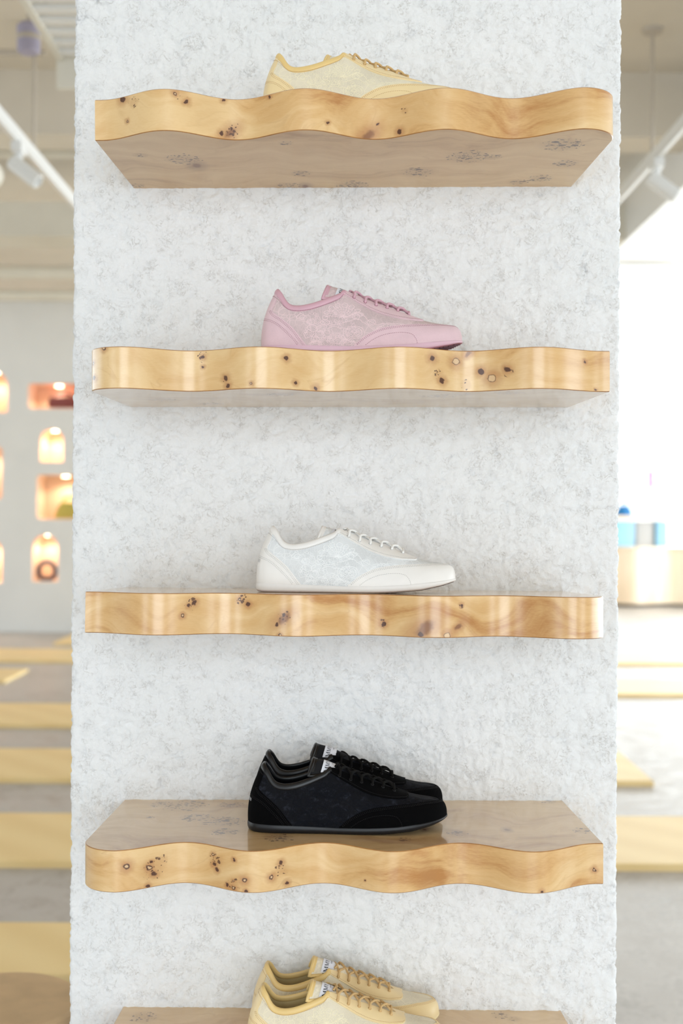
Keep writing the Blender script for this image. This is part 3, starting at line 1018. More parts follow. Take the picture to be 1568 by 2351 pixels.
def build_shoe_meshes(mirror):
    """mesh data for every part; mirror=True gives the other foot"""
    parts = {}
    def fin(name, mb, angle=40):
        if mirror:
            mb.v = [(x, -y, z) for x, y, z in mb.v]
            if name not in ('label_text', 'heel_lettering'):
                mb.f = [f[::-1] for f in mb.f]
        parts[name] = mb.mesh('sneaker_' + name, [None], True, angle)
    # outsole + midsole
    ks = np.concatenate([np.linspace(0, 2, 16)[:-1], np.linspace(2, 10, 40)[:-1], np.linspace(10, 13, 22)])
    near = crom(FN, ks); far = crom(FF, ks)[::-1][1:-1]
    ring = np.vstack([near, far])
    cen = np.array([138.0, 0.0])
    def off_ring(d):
        t = np.roll(ring, -1, 0) - np.roll(ring, 1, 0)
        t /= np.linalg.norm(t, axis=1, keepdims=True)
        n = np.stack([t[:, 1], -t[:, 0]], 1)
        if np.mean(np.sum(n * (ring - cen), 1)) < 0: n = -n
        return ring + n * d
    def lev(d, f):
        r = off_ring(d)
        zb, zf = np.interp(ring[:, 0], *ZB), np.interp(ring[:, 0], *ZF)
        return np.column_stack([r, zb + (zf - zb) * f])
    def loft(levels, cap0=True, cap1=True):
        mb = MB(); n = len(ring)
        for l in levels: mb.add(toV(l), [])
        for i in range(len(levels) - 1):
            for k in range(n):
                l = (k + 1) % n
                mb.f.append((i * n + k, i * n + l, (i + 1) * n + l, (i + 1) * n + k)); mb.m.append(0)
        m = len(near)
        def cap(base, fl):
            # strips between near and far rows
            idx_far = [0] + list(range(n - 1, m - 1, -1)) + [m - 1]
            for k in range(m - 1):
                a, b = k, k + 1
                c, d = idx_far[k + 1], idx_far[k]
                q = []
                for z in (a, b, c, d):
                    if z not in q: q.append(z)
                if len(q) >= 3:
                    q = tuple(base + z for z in q)
                    mb.f.append(q[::-1] if fl else q); mb.m.append(0)
        if cap0: cap(0, True)
        if cap1: cap((len(levels) - 1) * n, False)
        return mb
    fin('outsole', loft([lev(-3.0, 0.0), lev(-1.0, 0.03), lev(0.3, 0.12), lev(0.7, 0.22)], True, False), 60)
    fin('midsole', loft([lev(0.7, 0.22), lev(1.3, 0.32), lev(1.6, 0.6), lev(1.5, 0.85), lev(0.9, 0.99), lev(-0.6, 1.0)], False, True), 60)
    # tread lugs under the forefoot
    mb = MB()
    for x in np.arange(150, 272, 5.0):
        for j, y in enumerate(np.arange(-36, 37, 5.0)):
            xx = x + (2.5 if j % 2 else 0)
            kk = np.interp(xx, near[:, 0], np.arange(len(near)))
            yl = np.interp(xx, near[:, 0], near[:, 1]) + 3.5; yh = np.interp(xx, far[::-1][:, 0], far[::-1][:, 1]) - 3.5
            if y - 1.6 < yl or y + 1.6 > yh: continue
            z = np.interp(xx, *ZB)
            if z < 0.9: continue
            vs = [(xx + a, y + b, z + dz) for dz, sc in ((0.3, 1.0), (-0.8, 0.7)) for a, b in ((-2.1 * sc, 0), (0, -2.1 * sc), (2.1 * sc, 0), (0, 2.1 * sc))]
            mb.add(toV(np.array(vs)), [(7, 6, 5, 4), (0, 1, 5, 4), (1, 2, 6, 5), (2, 3, 7, 6), (3, 0, 4, 7)])
    fin('tread', mb)
    # lace-mesh upper (single cloth)
    U, T = np.meshgrid(np.concatenate([np.linspace(0, .3, 26)[:-1], np.linspace(.3, .85, 50)[:-1], np.linspace(.85, 1, 16)]), np.linspace(0, 1, 24), indexing='ij')
    mb = MB()
    for sd in (-1, 1): gridV(mb, Sf(U, T, sd), flip=(sd > 0))
    fin('lace_upper', mb, 180)
    # inner lining
    mb = MB()
    uu = np.linspace(0, u_of_k(5.9), 40)
    Ul, Tl = np.meshgrid(uu, np.linspace(0.05, 0.99, 12), indexing='ij')
    for sd in (-1, 1): gridV(mb, So(Ul, Tl, -1.6, sd), flip=(sd < 0))
    fin('lining', mb, 180)
    # insole
    mb = MB()
    kk = np.linspace(0.4, 12.8, 50)
    a, b = crom(FN, kk), crom(FF, kk)
    A = np.zeros((50, 5, 3))
    for j, f in enumerate(np.linspace(0.03, 0.97, 5)):
        xy = a * (1 - f) + b * f
        A[:, j, :2] = xy; A[:, j, 2] = np.interp(xy[:, 0], *ZF) + 3.5
    gridV(mb, A)
    fin('insole', mb, 180)
    # heel counter
    mb = MB()
    tt = np.linspace(0.0, 0.985, 36)
    ub = np.interp(tt, _bt_s, _bu_s)
    fr = np.linspace(1, 0, 26) ** 0.8
    U = ub[:, None] * fr[None, :]; T = np.repeat(tt[:, None], 26, 1)
    for sd in (-1, 1):
        gridV(mb, So(U, T, 0.9, sd), flip=(sd < 0))
        rim = np.stack([So(U[:, 0], T[:, 0], 0.9, sd), So(U[:, 0], T[:, 0], -0.3, sd)], 0)
        gridV(mb, rim, flip=(sd < 0))
    fin('heel_counter', mb, 50)
    # toe guard
    mb = MB()
    us = np.concatenate([np.linspace(_qu[0], 0.9, 44)[:-1], np.linspace(0.9, 1, 18)])
    tb = np.interp(us, _qu, _qt); tb[0] = max(tb[0], 0.02)
    fr = np.linspace(0, 1, 14)
    U = np.repeat(us[:, None], 14, 1); T = tb[:, None] * fr[None, :]
    for sd in (-1, 1):
        gridV(mb, So(U, T, 0.9, sd), flip=(sd > 0))
        gridV(mb, np.stack([So(us, tb, 0.9, sd), So(us, tb, -0.3, sd)], 0), flip=(sd < 0))
    fin('toe_guard', mb, 50)
    # eyestay
    mb = MB()
    us = np.concatenate([np.linspace(_eu[0], _e_end - .04, 46)[:-1], np.linspace(_e_end - .04, _e_end, 24)])
    tl = np.interp(us, _eu, _et); th = np.maximum(t_throat(us), tl + 0.001); th = np.minimum(th, 1.0)
    fr = np.linspace(0, 1, 10)
    U = np.repeat(us[:, None], 10, 1); T = tl[:, None] + (th - tl)[:, None] * fr[None, :]
    patch(mb, U, T, 1.5, (-1, 1))
    fin('eyestay', mb, 50)
    # collar binding: flattened padded roll along the opening
    mb = MB()
    uu = np.linspace(0, u_of_k(5.95), 60)
    rows = []
    for sd in (-1, 1):
        top = Sf(uu, np.ones_like(uu), sd)
        dn = Sf(uu, np.full_like(uu, 0.93), sd)
        up = top - dn; up /= np.linalg.norm(up, axis=1, keepdims=True)
        nn = Sn(uu, np.full_like(uu, 0.97), sd) * NSIGN
        row = []
        for k in range(12):
            a = 2 * PI * k / 12
            row.append(top - up * 2.6 + up * math.cos(a) * 4.8 + nn * (math.sin(a) * 2.5 - 0.4))
        rows.append(np.stack(row, 1))
    full = np.concatenate([rows[0][::-1], np.flip(np.roll(rows[1], 0, 1), 1)[1:] if False else rows[1][1:]], 0)
    full = np.concatenate([full, full[:, :1]], 1)
    gridV(mb, full, flip=True)
    n12 = 12
    fin('collar_binding', mb, 180)
    # tongue
    mb = MB()
    s, v = np.meshgrid(np.linspace(0, 1, 22), np.linspace(-1, 1, 17), indexing='ij')
    gridV(mb, tongue(s, v, 0.0), flip=True); gridV(mb, tongue(s, v, -2.4))
    fin('tongue', mb, 180)
    mb = MB()
    vv = np.linspace(-1, 1, 25)
    path = [tongue(0.45 + 0.55 * f, -1.0, -1.2) for f in np.linspace(0, .92, 8)] + [tongue(1.0, v_, -1.2) for v_ in vv] + [tongue(1 - 0.55 * f, 1.0, -1.2) for f in np.linspace(.08, 1, 8)]
    mb.tube(toV(np.array(path)), 2.5 * MM, 8)
    band = np.stack([tongue(np.full(25, 1 - f), vv * (1 - .1), 0.5) for f in (0, .05, .09)], 0)
    gridV(mb, band)
    fin('tongue_binding', mb, 180)
    # woven label on the tongue with its lettering
    mb = MB()
    s, v = np.meshgrid(np.linspace(0.40, 0.74, 10), np.linspace(-0.93, 0.93, 17), indexing='ij')
    gridV(mb, tongue(s, v, 0.9), flip=True)
    ed = [(0.42, -.93), (0.83, -.93), (0.83, .93), (0.42, .93)]
    fin('label', mb, 180)
    mb = MB()
    sgn = -1 if mirror else 1
    def lab(a, b, off=1.05):
        # baseline runs across the shoe, letters' tops toward the heel
        sC = 0.58
        hw = 17.5
        return tongue(sC + b / 52.0, np.clip(a * sgn / hw, -1, 1), off)
    text_mesh(mb, 'JIMMY CHOO', 5.4, lab, 0, 2.2)
    text_mesh(mb, 'LONDON', 2.1, lab, 0, -4.4)
    fin('label_text', mb, 180)
    # heel lettering
    mb = MB()
    us = np.linspace(0, .25, 60)
    pp = Sf(us, np.full(60, 0.42)); arc = np.concatenate([[0], np.cumsum(np.linalg.norm(np.diff(pp, axis=0), axis=1))])
    def heel(a, b):
        a = a if not mirror else -a
        u = np.interp(abs(a), arc, us)
        return So(np.array([u]), np.array([0.40 + b / 76.0]), 1.02, -1 if a > 0 else 1)[0]
    text_mesh(mb, 'JIMMY CHOO', 4.2, heel, 0, 0)
    fin('heel_lettering', mb, 180)
    # stitching
    mb = MB()
    cu, ct = inv(resample(offset_curve(resample(B_counter[2:], 60), -2.2), 60)); stitch_line(mb, cu, ct, 1.0, 2.5, 1.2, .5, (-1, 1))
    cu, ct = inv(resample(offset_curve(resample(B_counter[2:], 60), -4.0), 60)); stitch_line(mb, cu, ct, 1.0, 2.5, 1.2, .5, (-1, 1))
    for d in (0, -1.9):
        cu, ct = inv(resample(offset_curve(resample(B_counter2, 60), d), 60)); stitch_line(mb, cu, ct, 1.0, 2.5, 1.2, .5, (-1, 1))
    for d in (1.8, 3.6):
        us = np.linspace(_qu[0] + .012, 1, 140); tb = np.interp(us, _qu, _qt)
        e = 0.004
        hgt = np.linalg.norm(Sf(us, tb) - Sf(us, np.clip(tb - .05, 0, 1)), axis=1) / .05
        tb2 = np.clip(tb - d / np.maximum(hgt, 8), 0.02, 1)
        stitch_line(mb, us, tb2, 1.0, 2.5, 1.2, .5, (-1, 1))
    cu, ct = inv(resample(B_guard2, 60)); stitch_line(mb, cu, ct, 1.0, 2.5, 1.4, .5, (-1, 1))
    us = np.linspace(_eu[0] + .004, _e_end - .015, 80); tl = np.interp(us, _eu, _et)
    stitch_line(mb, us, np.clip(tl + 0.035, 0, 1), 1.6, 2.3, 1.4, .45, (-1, 1))
    uu = np.linspace(0.02, u_of_k(5.8), 100)
    stitch_line(mb, uu, np.full(100, 0.885), 1.25, 2.3, 1.4, .5, (-1, 1))
    fin('stitching', mb, 180)
    # eyelets + laces
    ex = [127, 142, 157, 172, 187, 202]
    def eyelet(x, sd, extra=6.0):
        tt = np.linspace(0.3, 1, 200)
        best = None
        for uu in np.linspace(u_of_k(5.6), _e_end, 160):
            p = Sf(np.full(200, uu), tt)
            g = gap_half(p[:, 0]) + extra
            k = np.argmax(np.abs(p[:, 1]) <= g)
            if best is None or abs(p[k, 0] - x) < best[0]: best = (abs(p[k, 0] - x), uu, tt[k])
        return best[1], best[2]
    EL = [eyelet(x, -1) for x in ex]
    ED = [eyelet(x, -1, 0.5) for x in ex]
    rings = MB()
    for u, t in EL:
        for sd in (-1, 1):
            c = So(np.array([u]), np.array([t]), 1.5, sd)[0]; n = Vector(Sn(np.array([u]), np.array([t]), sd)[0] * NSIGN)
            a = n.orthogonal().normalized(); b = n.cross(a)
            pts = [Vector(c) + (a * math.cos(2 * PI * k / 12) + b * math.sin(2 * PI * k / 12)) * 2.0 for k in range(12)]
            rings.tube(toV(np.array(pts)), 0.5 * MM, 5, closed=True)
    fin('eyelets', rings, 180)
    mb = MB()
    def pt(k, sd, which, off):
        u, t = which[k]
        return So(np.array([u]), np.array([t]), off, sd)[0]
    def strand(k0, s0, k1, s1, lift):
        a0, a1 = pt(k0, s0, EL, 0.5), pt(k0, s0, EL, 3.3)
        e0, e1 = pt(k0, s0, ED, 4.2), pt(k1, s1, ED, 3.4)
        mid = (e0 + e1) / 2; mid[2] += lift
        b1, b0 = pt(k1, s1, EL, -0.5) * 0.35 + pt(k1, s1, ED, -0.5) * 0.65, pt(k1, s1, EL, -1.5)
        e1b = pt(k1, s1, ED, 1.6)
        path = [a0, a1, e0 * .5 + a1 * .5 + np.array([0, 0, .9]), e0 + np.array([0.8, 0, 1.0]), mid, e1, e1b, b1]
        mb.tube(toV(resample(np.array(path), 26)), 1.75 * MM, 8)
    for k in range(5):
        strand(k, -1, k + 1, 1, 3.6)
        strand(k, 1, k + 1, -1, 2.0)
    # closing bar at the toe end
    pth = [pt(5, -1, EL, 0.4), pt(5, -1, EL, 3.0), pt(5, -1, ED, 3.8), (pt(5, -1, ED, 4) + pt(5, 1, ED, 4)) / 2 + np.array([0, 0, 1.8]), pt(5, 1, ED, 3.8), pt(5, 1, EL, 3.0), pt(5, 1, EL, 0.4)]
    mb.tube(toV(resample(np.array(pth), 24)), 1.75 * MM, 8)
    # tucked ends running back under the label
    for sd in (-1, 1):
        a = pt(0, -sd, EL, 0.5)
        pth = [pt(0, sd, ED, 2.0), pt(0, sd, ED, 3.4) * .6 + pt(0, -sd, ED, 3.4) * .4 + np.array([-3, 0, 3.4]), np.array([123.5 - sd, -sd * 8.0, 88.6]), np.array([121.5, -sd * 10.5, 87.2])]
        mb.tube(toV(resample(np.array(pth), 16)), 1.6 * MM, 8)
    fin('laces', mb, 180)
    # ---- embroidered lace motifs: raised cords on the cloth (pink-shoe side view, pixels of a 1568-wide crop)
    cords, fine = [], []
    def C(x, y): return ((x - 97) * 0.2004, (514 - y) * 0.2004)
    def el(cx, cy, rx, ry, a0=0, a1=360, rot=0, n=26, wob=0, wn=8):
        o = []
        for k in range(n + 1):
            a = math.radians(a0 + (a1 - a0) * k / n)
            w = 1 + wob * math.cos(wn * a)
            x, y = rx * w * math.cos(a), ry * w * math.sin(a)
            r = math.radians(rot)
            o.append(C(cx + x * math.cos(r) - y * math.sin(r), cy + x * math.sin(r) + y * math.cos(r)))
        return o
    def pl(*p): return [C(*q) for q in p]
    # medallion
    cords += [el(738, 376, 66, 44, rot=8), el(736, 374, 54, 34, rot=8), el(742, 380, 84, 62, 20, 200, rot=8)]
    for rr in (0.36, 0.68):
        fine.append(el(734, 372, 54 * rr, 34 * rr, rot=8, n=20))
    for k in range(14):
        a = 2 * PI * k / 14
        fine.append(pl((734 + 8 * math.cos(a), 372 + 5 * math.sin(a)), (734 + 54 * math.cos(a), 372 + 34 * math.sin(a))))
    # flower
    for k, (cx, cy, rx, ry, ro) in enumerate([(440, 300, 26, 20, 20), (487, 290, 22, 26, 10), (515, 345, 34, 22, -15), (500, 385, 30, 22, 15), (452, 345, 34, 22, 10), (425, 385, 34, 24, -20), (540, 305, 22, 22, 0), (470, 420, 30, 20, 0)]):
        cords.append(el(cx, cy, rx, ry, rot=ro, wob=0.08, wn=5))
        fine.append(el(cx, cy, rx * .6, ry * .6, rot=ro, wob=0.08, wn=5))
    # roses low
    for cx, cy, rx, ry in ((615, 425, 62, 42), (545, 440, 50, 34), (470, 455, 44, 24), (690, 445, 44, 26)):
        cords.append(el(cx, cy, rx, ry, 150, 420, wob=.06, wn=9)); fine.append(el(cx, cy, rx * .78, ry * .76, 160, 400, wob=.05, wn=8)); fine.append(el(cx + 4, cy + 4, rx * .5, ry * .5, wob=.1, wn=6))
        for k in range(9):
            a = math.radians(170 + 24 * k)
            fine.append(pl((cx + rx * .5 * math.cos(a), cy + ry * .5 * math.sin(a)), (cx + rx * .97 * math.cos(a), cy + ry * .97 * math.sin(a))))
    # fan of ribs
    for a, l in ((-172, 118), (-160, 120), (-148, 118), (-136, 112), (-124, 108), (-112, 100), (-100, 92), (-88, 90), (-74, 92), (-60, 96), (-46, 104), (-30, 110), (-14, 112)):
        r = math.radians(a)
        q = [(655 + l * f * math.cos(r + .25 * (1 - f)), 276 + l * f * 0.86 * math.sin(r + .25 * (1 - f))) for f in (0.08, .4, .7, 1)]
        (cords if abs(a) % 24 < 13 else fine).append(pl(*q))
    for f in (0.45, 0.62, 0.8, 0.98):
        fine.append([C(655 + 112 * f * math.cos(math.radians(a)), 276 + 96 * f * math.sin(math.radians(a)) + 4 * math.cos(a * .4)) for a in range(-175, -8, 7)])
    # scalloped upper edge of the fan
    for k in range(7):
        a = math.radians(-178 + 24 * k)
        cords.append(el(655 + 118 * math.cos(a), 276 + 92 * math.sin(a), 19, 15, n=14))
    # vine to the toe
    cords += [pl((655, 280), (720, 255), (760, 240), (800, 262), (840, 300), (880, 318), (930, 318), (1000, 312), (1080, 318), (1150, 330), (1220, 344)),
              pl((700, 300), (760, 285), (830, 330), (870, 362), (910, 340), (960, 322), (1040, 332), (1120, 340), (1200, 348)),
              pl((560, 330), (620, 318), (680, 305), (730, 290)), pl((555, 350), (600, 335), (640, 345), (690, 352))]
    for x, y, r in ((745, 264, 24), (850, 306, 28), (780, 250, 16), (905, 345, 18)):
        cords.append(el(x, y, r, r * .72, wob=.06, wn=6)); fine.append(el(x, y, r * .55, r * .4))
    for k in range(13):
        x = 930 + 24 * k
        fine.append(el(x, 322 + 1.9 * k, 13, 11, 180, 360, n=8)); fine.append(pl((x, 320 + 1.9 * k), (x + 6, 338 + 1.1 * k)))
    # swirl and twig near the counter
    cords += [el(372, 266, 30, 20, 40, 360), el(378, 268, 17, 11, 0, 300), pl((272, 302), (300, 285), (330, 262), (352, 258)), pl((232, 278), (248, 255), (268, 236)), pl((205, 262), (220, 250), (222, 225))]
    # leaves right of medallion
    for x, y, ro in ((835, 398, -25), (880, 372, -40), (815, 440, 35)):
        cords.append(el(x, y, 34, 13, rot=ro)); fine.append(pl((x - 28 * math.cos(math.radians(ro)), y - 28 * math.sin(math.radians(ro))), (x + 28 * math.cos(math.radians(ro)), y + 28 * math.sin(math.radians(ro)))))
    rg = random.Random(5)
    # small net of cells between the motifs
    for _ in range(70):
        x, y = rg.uniform(400, 760), rg.uniform(240, 470)
        fine.append(el(x, y, rg.uniform(9, 17), rg.uniform(7, 13), rot=rg.uniform(0, 90), n=9, wob=.08, wn=5))
    mb = MB()
    allp, spans = [], []
    for lst, r in ((cords, 0.43), (fine, 0.24)):
        for c in lst:
            d = sum(math.dist(c[i], c[i + 1]) for i in range(len(c) - 1))
            q = resample(c, max(5, int(d / 1.3)))
            q = q + np.stack([perlin(q[:, 0] * .16, q[:, 1] * .16, 21), perlin(q[:, 0] * .16, q[:, 1] * .16, 22)], 1) * 1.6 + np.stack([perlin(q[:, 0] * .5, q[:, 1] * .5, 23), perlin(q[:, 0] * .5, q[:, 1] * .5, 24)], 1) * .7; spans.append((len(allp), len(q), r)); allp.extend(q.tolist())
    allp = np.array(allp)
    # keep on the open cloth only
    ok = (allp[:, 1] > 9.5)
    CU, CT = inv(allp)
    pr = Sf(CU, CT)
    ok &= (np.hypot(pr[:, 0] - allp[:, 0], pr[:, 2] - allp[:, 1]) < 1.5) & (CT < 0.93)
    bt_of = np.interp(CT, _bt_s, _bu_s); ok &= CU > bt_of - .002
    tb_of = np.where(CU > _qu[0], np.interp(CU, _qu, _qt), -1); ok &= CT > tb_of - .01
    te_of = np.where(CU > _eu[0], np.interp(CU, _eu, _et), 2); ok &= CT < te_of + .01
    for sd in (-1, 1):
        p3 = So(CU, CT, 0.15, sd)
        nr = Sn(CU, CT, sd) * NSIGN
        for s0, n, r in spans:
            i = s0
            while i < s0 + n:
                if not ok[i]: i += 1; continue
                j = i
                while j + 1 < s0 + n and ok[j + 1]: j += 1
                if j - i >= 2:
                    a = p3[i:j + 1]; nn = nr[i:j + 1]
                    t = np.gradient(a, axis=0); t /= np.maximum(np.linalg.norm(t, axis=1, keepdims=True), 1e-9)
                    b = np.cross(nn, t)
                    row = np.stack([a - b * r, a + nn * r * .8, a + b * r], 1)
                    gridV(mb, row, flip=(sd < 0))
                i = j + 1
    fin('lace_embroidery', mb, 180)
    return parts

# ---- shoe materials
def suede(name, c, rough=0.85, sheen=0.25, spec=0.25):
    nb = NB(name); co = nb.co()
    n1 = nb.noise(co, 900, 2, 0.6); n2 = nb.noise(co, 35, 3, 0.5)
    k = nb.m('ADD', nb.m('MULTIPLY', n1, 0.4), nb.m('MULTIPLY', n2, 0.6))
    col = nb.ramp(k, [(0.35, tuple(x * .93 for x in c[:3]) + (1,)), (0.65, tuple(min(1, x * 1.05) for x in c[:3]) + (1,))])
    nb.pbsdf(col, rough, spec=spec, normal=nb.bump(n1, 0.12, 0.0003), sheen=sheen)
    return nb.mat
def leather(name, c, rough=0.4):
    nb = NB(name); co = nb.co()
    v = nb.voro(co, 1100)
    nb.pbsdf(nb.ramp(nb.noise(co, 60, 2), [(0.3, tuple(x * .96 for x in c[:3]) + (1,)), (0.7, c)]), rough, spec=0.45, normal=nb.bump(v, 0.08, 0.0002))
    return nb.mat
def net(name, net_c, open_a, fleck=None):
    """sheer tulle: fine hexagonal net with denser lace ground"""
    nb = NB(name); co = nb.co()
    e1 = nb.voro(nb.mapping(co, rot=(0.5, 0.6, 0.4)), 1150, 'DISTANCE_TO_EDGE', 'Distance', 0.7)
    thread = nb.rng(e1, 0.10, 0.22, 1, 0)
    w = nb.vm('ADD', co, nb.vm('SCALE', nb.noise(co, 60, 2, out='Color'), scale=0.006))
    e2 = nb.voro(w, 105, 'DISTANCE_TO_EDGE', 'Distance', 1.0)
    big = nb.m('MULTIPLY', nb.rng(e2, 0.02, 0.06, 1, 0), nb.rng(nb.noise(co, 22, 2), 0.42, 0.56, 0, 1))
    dense = nb.rng(nb.noise(co, 30, 2), 0.45, 0.62, 0, 0.25)
    a = nb.m('MAXIMUM', nb.m('MULTIPLY', thread, 0.9), nb.m('MULTIPLY', big, 0.9))
    a = nb.m('ADD', nb.m('MULTIPLY', nb.m('SUBTRACT', 1.0, open_a), a), nb.m('ADD', open_a, dense), clamp=True)
    col = nb.mix(nb.m('MULTIPLY', big, 0.5), net_c, fleck or net_c)
    if sum(net_c[:3]) < .2:
        fl = nb.noise(nb.mapping(co, (1, 1, 1.6), rot=(0, .6, 0)), 85, 5, 0.7, 0.4)
        col = nb.mix(nb.rng(fl, 0.5, 0.8, 0, 1, True), col, lin(43, 46, 56))
    nb.pbsdf(col, 0.75, spec=0.12, alpha=a, sheen=0.1 if sum(net_c[:3]) > .2 else 0.0)
    return nb.mat
def shoe_mats(key, main, binding, netc, cord, lace, sole, out, lining, insole, stitch, tex, open_a=0.68, lab_t=(25, 28, 40), heel_t=None, glossy=0.4):
    mk = suede if tex == 'suede' else leather
    return {
        'outsole': simple(key + '_rubber_tread', lin(*out), 0.6, 0.05, 200), 'tread': simple(key + '_tread_lugs', lin(*[int(x * .62) for x in out]), 0.7, 0.1, 300),
        'midsole': simple(key + '_rubber_midsole', lin(*sole), 0.42, 0.02, 60, spec=0.4),
        'lace_upper': net(key + '_lace_net', lin(*netc), open_a, lin(*cord)), 'lining': net(key + '_lining_net', lin(*lining), open_a + .1),
        'insole': simple(key + '_insole_cloth', lin(*insole), 0.8, 0.05, 100), 'heel_counter': mk(key + '_upper_hide', lin(*main)) if key != 'black' else suede('black_upper_hide', lin(*main), 0.95, 0.0, 0.08), 'toe_guard': None, 'eyestay': None,
        'collar_binding': leather(key + '_binding_leather', lin(*binding), glossy), 'tongue': simple(key + '_tongue_cloth', lin(*netc), 0.85, 0.1, 300, bump=0.3, bscale=900), 'tongue_binding': None,
        'label': simple('woven_white_label', lin(232, 234, 242), 0.6, 0.02, 300), 'label_text': simple('label_ink', lin(*lab_t), 0.6, 0.0),
        'heel_lettering': simple(key + '_heel_print', lin(*(heel_t or main)), 0.35, 0.0), 'stitching': simple(key + '_thread', lin(*stitch), 0.7, 0.05, 300),
        'eyelets': simple(key + '_eyelet_edge', lin(*stitch), 0.5, 0.0), 'laces': simple(key + '_cotton_lace', lin(*lace), 0.95, 0.08, 700, spec=0.15, bump=0.5, bscale=1400),
        'lace_embroidery': simple(key + '_embroidery_cord', lin(*cord), 0.7 if key != 'black' else 0.95, 0.03, 400, spec=0.3 if key != 'black' else 0.1, sheen=0.15 if key != 'black' else 0.0),
    }
SM = {
    'yellow': shoe_mats('yellow', (246, 222, 172), (238, 206, 138), (234, 224, 200), (248, 238, 208), (214, 180, 128), (244, 222, 172), (220, 190, 130), (226, 204, 150), (222, 194, 138), (206, 168, 114), 'leather', open_a=0.78),
    'pink': shoe_mats('pink', (226, 196, 203), (214, 170, 183), (214, 192, 193), (238, 212, 214), (214, 172, 184), (222, 186, 200), (196, 142, 162), (206, 170, 176), (200, 160, 168), (160, 108, 124), 'suede'),
    'white': shoe_mats('white', (242, 239, 235), (240, 237, 233), (227, 229, 230), (246, 247, 247), (240, 238, 234), (240, 237, 234), (206, 194, 190), (226, 226, 226), (220, 220, 220), (186, 184, 182), 'leather', open_a=0.75, heel_t=(170, 170, 172)),
    'black': shoe_mats('black', (5, 5, 6), (14, 15, 18), (13, 14, 19), (18, 20, 26), (20, 19, 18), (15, 16, 20), (10, 10, 12), (22, 22, 24), (18, 18, 20), (13, 13, 15), 'suede', open_a=0.85, heel_t=(215, 215, 218), glossy=0.36),
}
for k, d in SM.items():
    d['toe_guard'] = d['heel_counter']; d['eyestay'] = d['heel_counter']; d['tongue_binding'] = d['collar_binding']
SHOE = {False: build_shoe_meshes(False), True: build_shoe_meshes(True)}

PART_NAME = {'stitching': 'stitching', 'tread': 'tread', 'eyelets': 'eyelets', 'lace_embroidery': 'lace_embroidery'}
PART_LABEL = {'label': 'white woven label on the tongue', 'label_text': 'dark lettering on the label', 'laces': 'criss-crossed laces', 'heel_lettering': 'small lettering on the heel'}
def make_shoe(color, mirror, heel_px, ref_y, depth, shelf, label, group=None, yaw=0.0, lift=0.0):
    root_s, c, tilt, pitch = shelf_info[shelf]
    x_h = unroll(heel_px, ref_y)[0] / F_PX * depth
    x = x_h + XO * MM
    h = SH_T / 2
    # top plane of the (slightly tilted) shelf
    M = Matrix.Translation((c.x, WALL_Y + 0.004, c.z)) @ Matrix.Rotation(-tilt, 4, 'Y') @ Matrix.Rotation(pitch, 4, 'X')
    loc = M @ Vector((x - c.x, (depth - WALL_Y), h + 0.0002))
    root = thing('lace_sneaker', label, 'sneaker', loc, (pitch, -tilt, yaw), group)
    if color != 'black': PL = dict(PART_LABEL)
    else: PL = dict(PART_LABEL)
    objs = {}
    order = ['outsole', 'midsole', 'lace_upper', 'lining', 'insole', 'heel_counter', 'toe_guard', 'eyestay', 'collar_binding', 'tongue', 'laces', 'stitching']
    for p in order:
        objs[p] = put(p, SHOE[mirror][p], root, [SM[color][p]], label=PL.get(p), kind='stuff' if p == 'stitching' else None)
    objs['tongue'].location = (0, 0, lift * 0.001)
    objs['tread'] = put('tread', SHOE[mirror]['tread'], objs['outsole'], [SM[color]['tread']], kind='stuff')
    objs['eyelets'] = put('eyelets', SHOE[mirror]['eyelets'], objs['eyestay'], [SM[color]['eyelets']], kind='stuff')
    objs['lace_embroidery'] = put('lace_embroidery', SHOE[mirror]['lace_embroidery'], objs['lace_upper'], [SM[color]['lace_embroidery']], kind='stuff')
    objs['tongue_binding'] = put('binding', SHOE[mirror]['tongue_binding'], objs['tongue'], [SM[color]['tongue_binding']])
    objs['label'] = put('woven_label', SHOE[mirror]['label'], objs['tongue'], [SM[color]['label']], label=PART_LABEL['label'])
    objs['label_text'] = put('lettering', SHOE[mirror]['label_text'], objs['tongue'], [SM[color]['label_text']], label=PART_LABEL['label_text'])
    if color in ('black', 'white'):
        put('lettering', SHOE[mirror]['heel_lettering'], objs['heel_counter'], [SM[color]['heel_lettering']], label=PART_LABEL['heel_lettering'])
    return root
make_shoe('yellow', False, 604, 200, 1.742, 0, 'single pale yellow lace sneaker on the topmost wavy shelf', 'lace sneakers on display', lift=-7)
make_shoe('pink', False, 600, 780, 1.712, 1, 'pink suede and lace sneaker on the second shelf', 'lace sneakers on display')
make_shoe('white', False, 588, 1340, 1.727, 2, 'white leather and lace sneaker on the middle shelf', 'lace sneakers on display', lift=-5.5)
make_shoe('black', False, 569, 1880, 1.728, 3, 'front black suede sneaker of the pair, nearer the shelf edge', 'lace sneakers on display', lift=0.5)
make_shoe('black', True, 581, 1850, 1.816, 3, 'rear black suede sneaker of the pair, behind the other against the column', 'lace sneakers on display', lift=4)
make_shoe('yellow', False, 566, 2400, 1.752, 4, 'front yellow sneaker of the bottom pair, cut off by the frame edge', 'lace sneakers on display')
make_shoe('yellow', True, 577, 2380, 1.837, 4, 'rear yellow sneaker of the bottom pair, next to the column', 'lace sneakers on display', lift=3)

